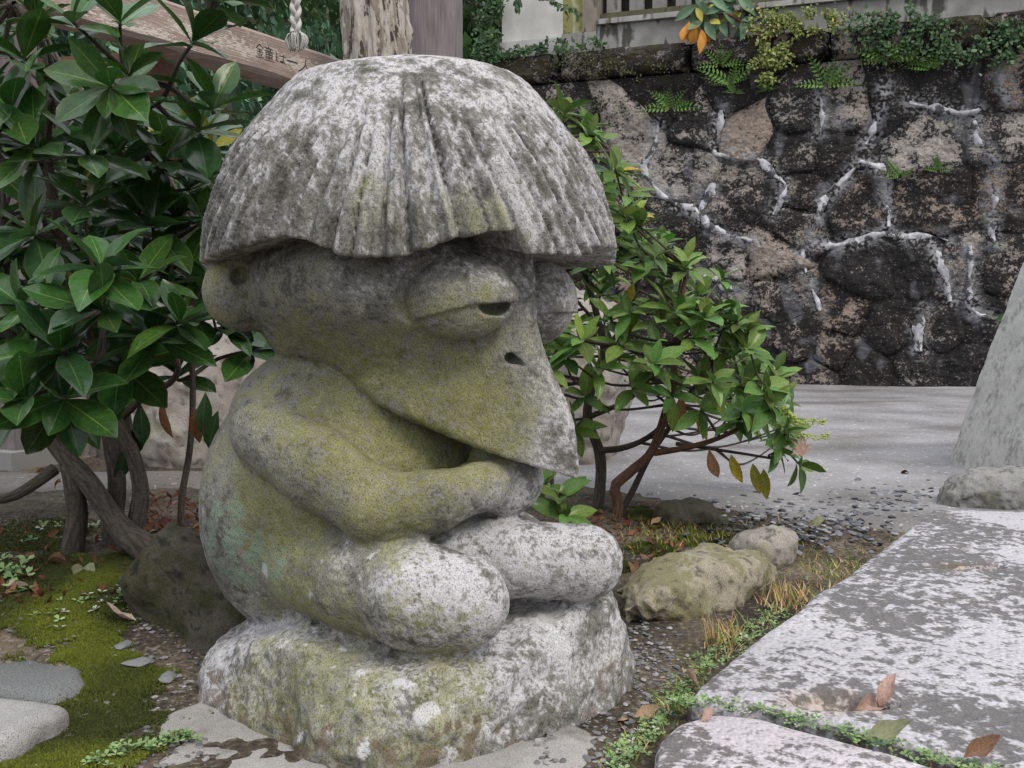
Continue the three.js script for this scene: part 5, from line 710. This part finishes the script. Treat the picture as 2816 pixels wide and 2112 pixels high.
{ // dark pebbles set in the path
  const gg = new THREE.IcosahedronGeometry(1, 1), P = gg.attributes.position; for (let i = 0; i < P.count; i++) { const k = 1 + 0.55 * noise3(P.getX(i) * 1.9, P.getY(i) * 1.7, P.getZ(i) * 1.7); P.setXYZ(i, P.getX(i) * k, P.getY(i) * k, P.getZ(i) * k); } gg.computeVertexNormals();
  const L = []; for (let i = 0; i < 460; i++) { let x, y; if (i < 330) { x = 2230 + gs() * 190; y = 1440 + gs() * 52; } else { x = 2480 + gs() * 120; y = 1365 + gs() * 32; } if (x > 2560 || y > 1400 + (2560 - x) * 0.75) continue; const p = onGround(x, y, 0.02), k = rr(0.5, 1.5), s = rr(0.002, 0.009); L.push({ p: V(p.x, pathLift(p.x, p.z) + s * 0.05, p.z), e: [rr(-.3, .3), rr(0, 6.28), rr(-.3, .3)], s: V(s * rr(1, 1.6), s * 0.6, s), c: mix3([.06, .065, .08], [.24, .24, .245], rnd() ** 1.6).map((q) => q * k) }); }
  stuff('embedded_pebbles', gg, new THREE.MeshStandardMaterial({ roughness: 0.6 }), L, 'dark blue-grey pebbles set in the concrete path before the granite block', 'pebbles');
  const M = []; for (let i = 0; i < 2400; i++) { const r = rnd(); let x, y; if (r < 0.8) { x = rr(0, 600); y = rr(1620, 2112); if (rnd() < 0.25) { x = rr(1400, 1750); y = rr(1960, 2112); } } else { x = 1780 + gs() * 70; y = 1830 + gs() * 90; } const p = drop(x, y), s = 0.0008 + 0.0034 * rnd() ** 3; M.push({ p: V(p.x, groundY(p.x, p.z) + s * 0.3, p.z), e: [0, rr(0, 6.28), 0], s: V(s * 1.5, s * 0.7, s), c: mix3([.10, .10, .10], [.42, .40, .38], rnd() * rnd()) }); }
  stuff('grit', gg, new THREE.MeshStandardMaterial({ roughness: 0.8 }), M, 'scattered grit and tiny stones on the bare ground around the statue', 'grit');
  for (const [x, y, sx, l] of [[380, 1836, .017, 'flat pale grey pebble on the moss to the left of the plinth'], [462, 1870, .014, 'dark grey pebble half sunk in moss beside the plinth'], [340, 1790, .012, 'small grey pebble near the fallen pale leaf']]) { const p = drop(x, y), m = mesh('pebble', gg, new THREE.MeshStandardMaterial({ color: new THREE.Color(.22, .225, .24), roughness: 0.7, map: graniteTex })); m.position.set(p.x, groundY(p.x, p.z) + sx * 0.2, p.z); m.scale.set(sx * 1.3, sx * 0.45, sx * 0.8); m.rotation.y = rr(0, 6); tag(m, l, 'pebble'); }
}
{ // fallen leaves, each its own
  const dry = [leafGeo(obovate, 1.1, 0.6, 0.45, 0.7), leafGeo(lance, 0.8, -0.5, 0.5, -0.9), leafGeo(obovate, -0.9, 0.4, 0.55, 0.5), leafGeo(lance, 1.5, 0.8, 0.4, 1.2)];
  const mt = { brown: leafMat(leafTex([.20, .112, .066], [.3, .19, .12], [.12, .065, .04], 0.4), 0.05, 0.85), tan: leafMat(leafTex([.45, .31, .19], [.5, .38, .26], [.3, .18, .1], 0.45), 0.05, 0.85), pink: leafMat(leafTex([.44, .29, .235], [.5, .36, .3], [.3, .16, .12], 0.5), 0.05, 0.85), red: leafMat(leafTex([.16, .05, .045], [.2, .09, .07], [.1, .03, .03]), 0.1, 0.8), olive: leafMat(leafTex([.24, .25, .14], [.33, .34, .2], [.24, .2, .1]), 0.2, 0.6), pale: leafMat(leafTex([.52, .42, .34], [.56, .48, .4], [.35, .24, .15], 0.5), 0.05, 0.85) };
  const seen = [[375, 1745, 'pale', .05, 'curled pale beige leaf standing on the soil between moss and plinth'], [340, 1715, 'tan', .035, 'small tan leaf lying behind the curled beige leaf'], [590, 1722, 'olive', .055, 'flat pale olive leaf touching the left edge of the plinth'], [490, 1385, 'pink', .05, 'crumpled pinkish leaf on the red-brown soil behind the statue'], [470, 1440, 'red', .04, 'dark red leaf on the soil behind the statue'], [430, 1465, 'tan', .05, 'jagged tan leaf beside the root of the left shrub'], [500, 1330, 'brown', .04, 'brown leaf at the foot of the thin stem near the statue'], [100, 1345, 'brown', .05, 'brown leaf lying on the path behind the left shrub'], [170, 1375, 'brown', .03, 'small reddish leaf at the edge of the path behind the left shrub'], [20, 1560, 'brown', .07, 'large brown leaf leaning in the moss among clover'], [130, 1555, 'brown', .06, 'brown leaf arched over the moss below the left shrub'], [20, 1630, 'pale', .05, 'pale pinkish leaf on the moss near the large brown leaf'], [230, 1570, 'olive', .07, 'narrow olive leaf lying along the moss edge'], [1760, 1530, 'brown', .05, 'chestnut brown leaf beside the knee of the statue'], [1740, 1565, 'brown', .045, 'rust-coloured leaf under the knee of the statue'], [1790, 1560, 'tan', .04, 'orange-brown leaf tip between knee and olive boulder'], [1850, 1450, 'brown', .045, 'brown leaf in the grass before the small dark rock'], [1790, 1450, 'tan', .035, 'pale brown leaf at the foot of the right-hand shrub'], [1660, 1420, 'brown', .05, 'orange-brown leaf under the stems of the right-hand shrub'], [1715, 1995, 'tan', .045, 'folded orange-tan leaf beside the corner of the plinth'], [1745, 1985, 'tan', .035, 'curled tan leaf touching the folded leaf by the plinth'], [2270, 1432, 'olive', .05, 'curled olive leaf on the pebbles of the path'], [2490, 1290, 'red', .045, 'dark red curled leaf on the concrete path'], [1990, 1505, 'tan', .03, 'small tan leaf resting on the end of the olive boulder'], [2010, 1480, 'brown', .03, 'small brown leaf standing in the grass behind the olive boulder'], [1880, 1860, 'pink', .03, 'little reddish leaf scrap on the edge of the big slab'], [1960, 1960, 'pink', .022, 'pink leaf scrap in the joint between the two slabs']];
  for (const [px, py, m, len, l] of seen) { const onSlab = px > 1870 && py > 1850, p = onSlab ? onGround(px, py, 0.036) : px > 2200 || (px < 300 && py < 1400) ? onGround(px, py, 0.03) : drop(px, py), y = onSlab ? 0.04 : Math.max(groundY(p.x, p.z), px > 2200 ? 0.022 : px < 300 && py < 1400 ? 0.07 : 0) + 0.006; const o = mesh('fallen_leaf', dry[Math.floor(rnd() * 4)], mt[m]); o.position.set(p.x, y, p.z); const a = rr(0, 6.28); o.quaternion.copy(leafQuat(V(Math.cos(a), rr(-.02, .1), Math.sin(a)), V(rr(-.25, .25), 1, rr(-.1, .4)))); o.scale.set(len * 1.25, len, len); tag(o, l, 'leaf'); }
  const special = (p, len, m, l, g, dir, up) => { const o = mesh('fallen_leaf', dry[g], mt[m]); o.position.copy(p); o.quaternion.copy(leafQuat(dir, up)); o.scale.set(len, len, len); tag(o, l, 'leaf'); };
  special(V(holeA.x - 0.02, 0.024, holeA.z + 0.003), 0.06, 'pink', 'dry pinkish leaf crumpled in the hole of the big slab', 3, V(.9, .25, -.1), V(0, .6, 1)); special(V(holeA.x + 0.012, 0.026, holeA.z - 0.002), 0.045, 'pink', 'second dry curl of leaf standing in the hole of the big slab', 0, V(.2, .8, .1), V(-.4, .2, 1));
  let q = onGround(2380, 2030, 0.036); special(V(q.x, 0.037, q.z), 0.052, 'olive', 'flat pale green leaf lying across the joint between the slabs', 1, V(1, .02, .1), V(0, 1, .25)); q = onGround(2650, 2090, 0.036); special(V(q.x, 0.038, q.z), 0.045, 'brown', 'brown pointed leaf at the joint near the corner of the front slab', 1, V(1, .1, -.35), V(0, 1, .3));
  const L = []; for (let i = 0; i < 420; i++) { const r = rnd(); const p = r < 0.45 ? drop(rr(380, 640), rr(1360, 1500)) : r < 0.75 ? drop(rr(1600, 1900), rr(1430, 1560)) : drop(rr(0, 480), rr(1450, 1720)); if (Math.hypot(p.x - SX, p.z + SD) < 0.28) continue; const s = rr(0.008, 0.028); L.push({ p: V(p.x, groundY(p.x, p.z) + 0.003, p.z), q: leafQuat(V(rr(-1, 1), rr(-.1, .2), rr(-1, 1)), V(rr(-.5, .5), 1, rr(-.5, .5))), s: V(s, s, s), c: mix3([.7, .45, .35], [1.3, 1.2, 1.1], rnd()) }); }
  const ls = scatter('leaf_litter', dry[1], mt.brown, L); ls.userData = { kind: 'stuff', label: 'brown leaf litter and scraps under the shrubs', category: 'litter' };
  // maple leaf caught in the right shrub
  const g = new THREE.Shape(); const N = 7; for (let k = 0; k <= N * 2; k++) { const a = -2.3 + 4.6 * k / (N * 2), r = k % 2 ? 0.34 : (0.75 + 0.25 * Math.cos(a)); k ? g.lineTo(Math.sin(a) * r, Math.cos(a) * r) : g.moveTo(Math.sin(a) * r, Math.cos(a) * r); } const eg = new THREE.ShapeGeometry(g); const pp = eg.attributes.position; for (let i = 0; i < pp.count; i++) pp.setZ(i, 0.25 * Math.abs(pp.getX(i)) - 0.2 * pp.getY(i) ** 2); eg.computeVertexNormals(); const mo = mesh('maple_leaf', eg, mt.pink); mo.position.copy(atDepth(2205, 1235, 2.17)); mo.scale.setScalar(0.034); mo.rotation.set(-0.4, -0.5, 0.4); tag(mo, 'dry pinkish maple leaf caught in the outer twigs of the right-hand shrub', 'leaf');
}
// ---------------------------------------------------------------- plants on the wall
const toWall = (a, b, c) => WB.clone().setY(0).addScaledVector(WU, a).addScaledVector(WN, c).add(V(0, b, 0));
{
  const ferns = [[2010, 230, .22, 'upper'], [2440, 165, .24], [2490, 175, .2], [2270, 235, .22], [1845, 300, .22], [2020, 255, .10], [2110, 248, .09], [1980, 180, .18], [2560, 190, .16], [2475, 485, .15], [2580, 470, .11], [2740, 880, .08]];
  const where = ['beside the hanging orange leaves', 'largest, below the ivy near the wall end', 'close beside the largest fern', 'on the ledge under the middle cap stones', 'above the bare tan stone nearest the statue', 'tiny, on the top edge of the tall bare stone', 'tiny, above the tall bare stone', 'on the cap course below the sapling', 'among the ivy at the end of the wall', 'in the white joint in the middle of the wall', 'small, in the joint beside the broad bare stone', 'tiny, low on the wall near the granite block'];
  const fm = new THREE.MeshStandardMaterial({ color: new THREE.Color(.115, .225, .045), roughness: 0.7, side: THREE.DoubleSide });
  ferns.forEach(([px, py, s], i) => { const [a, b] = ab(px, py, 0.06), f = thing('wall_fern', 'fern tuft on the stone wall, ' + where[i], 'fern', toWall(a, b, 0.05), 'ferns on the stone wall'); const n = s > 0.15 ? 11 : 7; for (let k = 0; k < n; k++) { const an = rr(-1.5, 1.5), l = s * rr(0.6, 1.1), d = V(Math.sin(an), Math.cos(an) * 0.75, 0.5).normalize(), gl = []; for (let j = 1; j < 9; j++) for (const sd of [-1, 1]) { const t = j / 9, w = 0.22 * Math.sin(Math.PI * Math.min(1, t * 0.85 + 0.2)); const q = leafTri.clone(); q.scale(w * 0.55, w, w); q.rotateZ(-sd * 1.1); q.translate(0, t, -0.45 * t * t); gl.push(q); } const q = leafTri.clone(); q.scale(0.06, 1, 1); const P = q.attributes.position; for (let v = 0; v < P.count; v++) P.setZ(v, -0.45 * P.getY(v) ** 2); gl.push(q); const fr = mesh('frond', mergeGeometries(gl), fm, f); fr.scale.setScalar(l); fr.quaternion.copy(leafQuat(d, V(0, 0.6, 1)).premultiply(new THREE.Quaternion().setFromAxisAngle(V(0, 1, 0), -WA))); } });
  // creeping plants: small leaves over the cap stones and in curtains
  const creep = (name, spots, n, col, size, label, out = 0.08) => { const L = []; for (let i = 0; i < n; i++) { const s = spots[Math.floor(rnd() * spots.length)], px = s[0] + gs() * s[2], py = s[1] + gs() * s[3], [a, b] = ab(px, py, out), k = rr(0.5, 1.4); if (noise3(px * 0.022, py * 0.022, 4) < -0.12) continue; L.push({ p: toWall(a, b, out + rr(0, 0.05)), e: [rr(-1.3, 0.4), rr(-1, 1), rr(0, 6.28)], s: size * rr(0.6, 1.3), c: (rnd() < 0.3 ? col[1] : col[0]).map((q) => q * k) }); } const m = scatter(name, leafTri, foliageMat, L); m.userData = { kind: 'stuff', label, category: 'creeper' }; };
  creep('creeping_fig', [[2150, 80, 60, 30], [2180, 60, 90, 30], [2130, 130, 40, 40], [2250, 60, 50, 20], [2110, 190, 30, 30]], 3400, [[.17, .22, .05], [.36, .36, .11]], 0.028, 'yellow-green small-leaved creeper on the cap stones below the sapling');
  creep('ivy', [[2420, 70, 90, 40], [2500, 60, 60, 30], [2560, 110, 90, 40], [2640, 140, 60, 30], [2450, 110, 40, 30], [2760, 140, 60, 40], [2790, 90, 30, 20]], 3000, [[.055, .115, .045], [.10, .17, .07]], 0.034, 'dark ivy trailing over the upper end of the stone wall');
  creep('corner_vine', [[1335, 60, 18, 60], [1350, 120, 20, 40], [1340, 150, 25, 22], [1385, 158, 40, 7], [1500, 140, 60, 6], [1590, 122, 60, 8], [1365, 20, 16, 20]], 2600, [[.035, .08, .03], [.07, .14, .04]], 0.036, 'dark vine covering the corner and foot of the white plaster', 0.02);
  creep('wall_moss', [[1560, 165, 120, 20], [1700, 190, 120, 20], [2450, 160, 60, 25], [1650, 300, 110, 18], [2420, 40, 60, 6], [2700, 60, 80, 8]], 2400, [[.05, .06, .018], [.09, .10, .03]], 0.016, 'dull brown-green moss along the ledges of the cap stones', 0.065);
  // sprig over the plaster and the sapling with orange leaves
  const lm = [new THREE.MeshStandardMaterial({ color: new THREE.Color(.04, .09, .035), roughness: 0.6, side: THREE.DoubleSide }), new THREE.MeshStandardMaterial({ color: new THREE.Color(.10, .19, .10), roughness: 0.55, side: THREE.DoubleSide }), new THREE.MeshStandardMaterial({ color: new THREE.Color(.55, .24, .03), roughness: 0.6, side: THREE.DoubleSide }), new THREE.MeshStandardMaterial({ color: new THREE.Color(.42, .38, .05), roughness: 0.6, side: THREE.DoubleSide })];
  const sprig = (name, label, pts, d, leaves, r) => { const base = atDepth(...pts[0], d), g = thing(name, label, 'plant', base), P = pts.map(([x, y]) => atDepth(x, y, d).sub(base)); mesh('stem', limb(P, r, r * 0.6, 6), redLimb, g); for (const [x, y, l, m, dx, dy] of leaves) { const o = mesh('leaf', slim[Math.floor(rnd() * 4)], lm[m], g); o.position.copy(atDepth(x, y, d + rr(-.05, .05)).sub(base)); o.quaternion.copy(leafQuat(V(dx, dy, rr(-.2, .4)), V(rr(-.5, .5), rr(0, .6), 1))); o.scale.setScalar(l); } return g; };
  const hang = []; for (let k = 0; k < 26; k++) { const t = k / 26; hang.push([1500 + 95 * t + rr(-6, 6), 2 + 34 * t + rr(-10, 10), 0.045, 0, rr(-.8, .8), rr(-1, .1)]); } for (let k = 0; k < 14; k++) hang.push([1425 + rr(-8, 8), rr(-6, 22), 0.05, 0, rr(-.6, .6), -1]);
  sprig('hanging_vine', 'dark leafy vine sprig hanging in front of the white plaster', [[1400, -60], [1430, -10], [1500, 0], [1560, 18], [1596, 36]], 7.45, hang, 0.005);
  const sap = []; for (let k = 0; k < 46; k++) sap.push([rr(1900, 2070), rr(-40, 70), rr(0.10, 0.17), rnd() < 0.12 ? 3 : 1, rr(-1, 1), rr(-1, .3)]); for (const [x, y] of [[1912, 68], [1920, 75], [1930, 82], [1926, 95], [1938, 78], [1906, 60], [1895, 58], [1946, 70]]) sap.push([x, y, 0.13, 2, rr(-.3, .2), -1]);
  for (const [x, y] of [[1895, 62], [1885, 72], [1890, 80]]) sap.push([x, y, 0.1, 2, -.4, -1]);
  sprig('sapling', 'young sapling with hanging bright orange leaves growing from the wall top', [[2095, 88], [2060, 78], [2015, 45], [1960, 35], [1915, 50]], 7.1, sap, 0.016); 
  const tw = thing('bare_twig', 'curved bare grey twig arching up from the sapling on the wall', 'twig', atDepth(2095, 88, 7.1)), b0 = atDepth(2095, 88, 7.1); mesh('stem', limb([[2095, 88], [2120, 70], [2140, 40], [2165, 5], [2180, -30]].map(([x, y]) => atDepth(x, y, 7.1).sub(b0)), 0.014, 0.006, 6), new THREE.MeshStandardMaterial({ color: new THREE.Color(.30, .28, .25), roughness: 0.9 }), tw);
}

renderer.render(scene, camera);
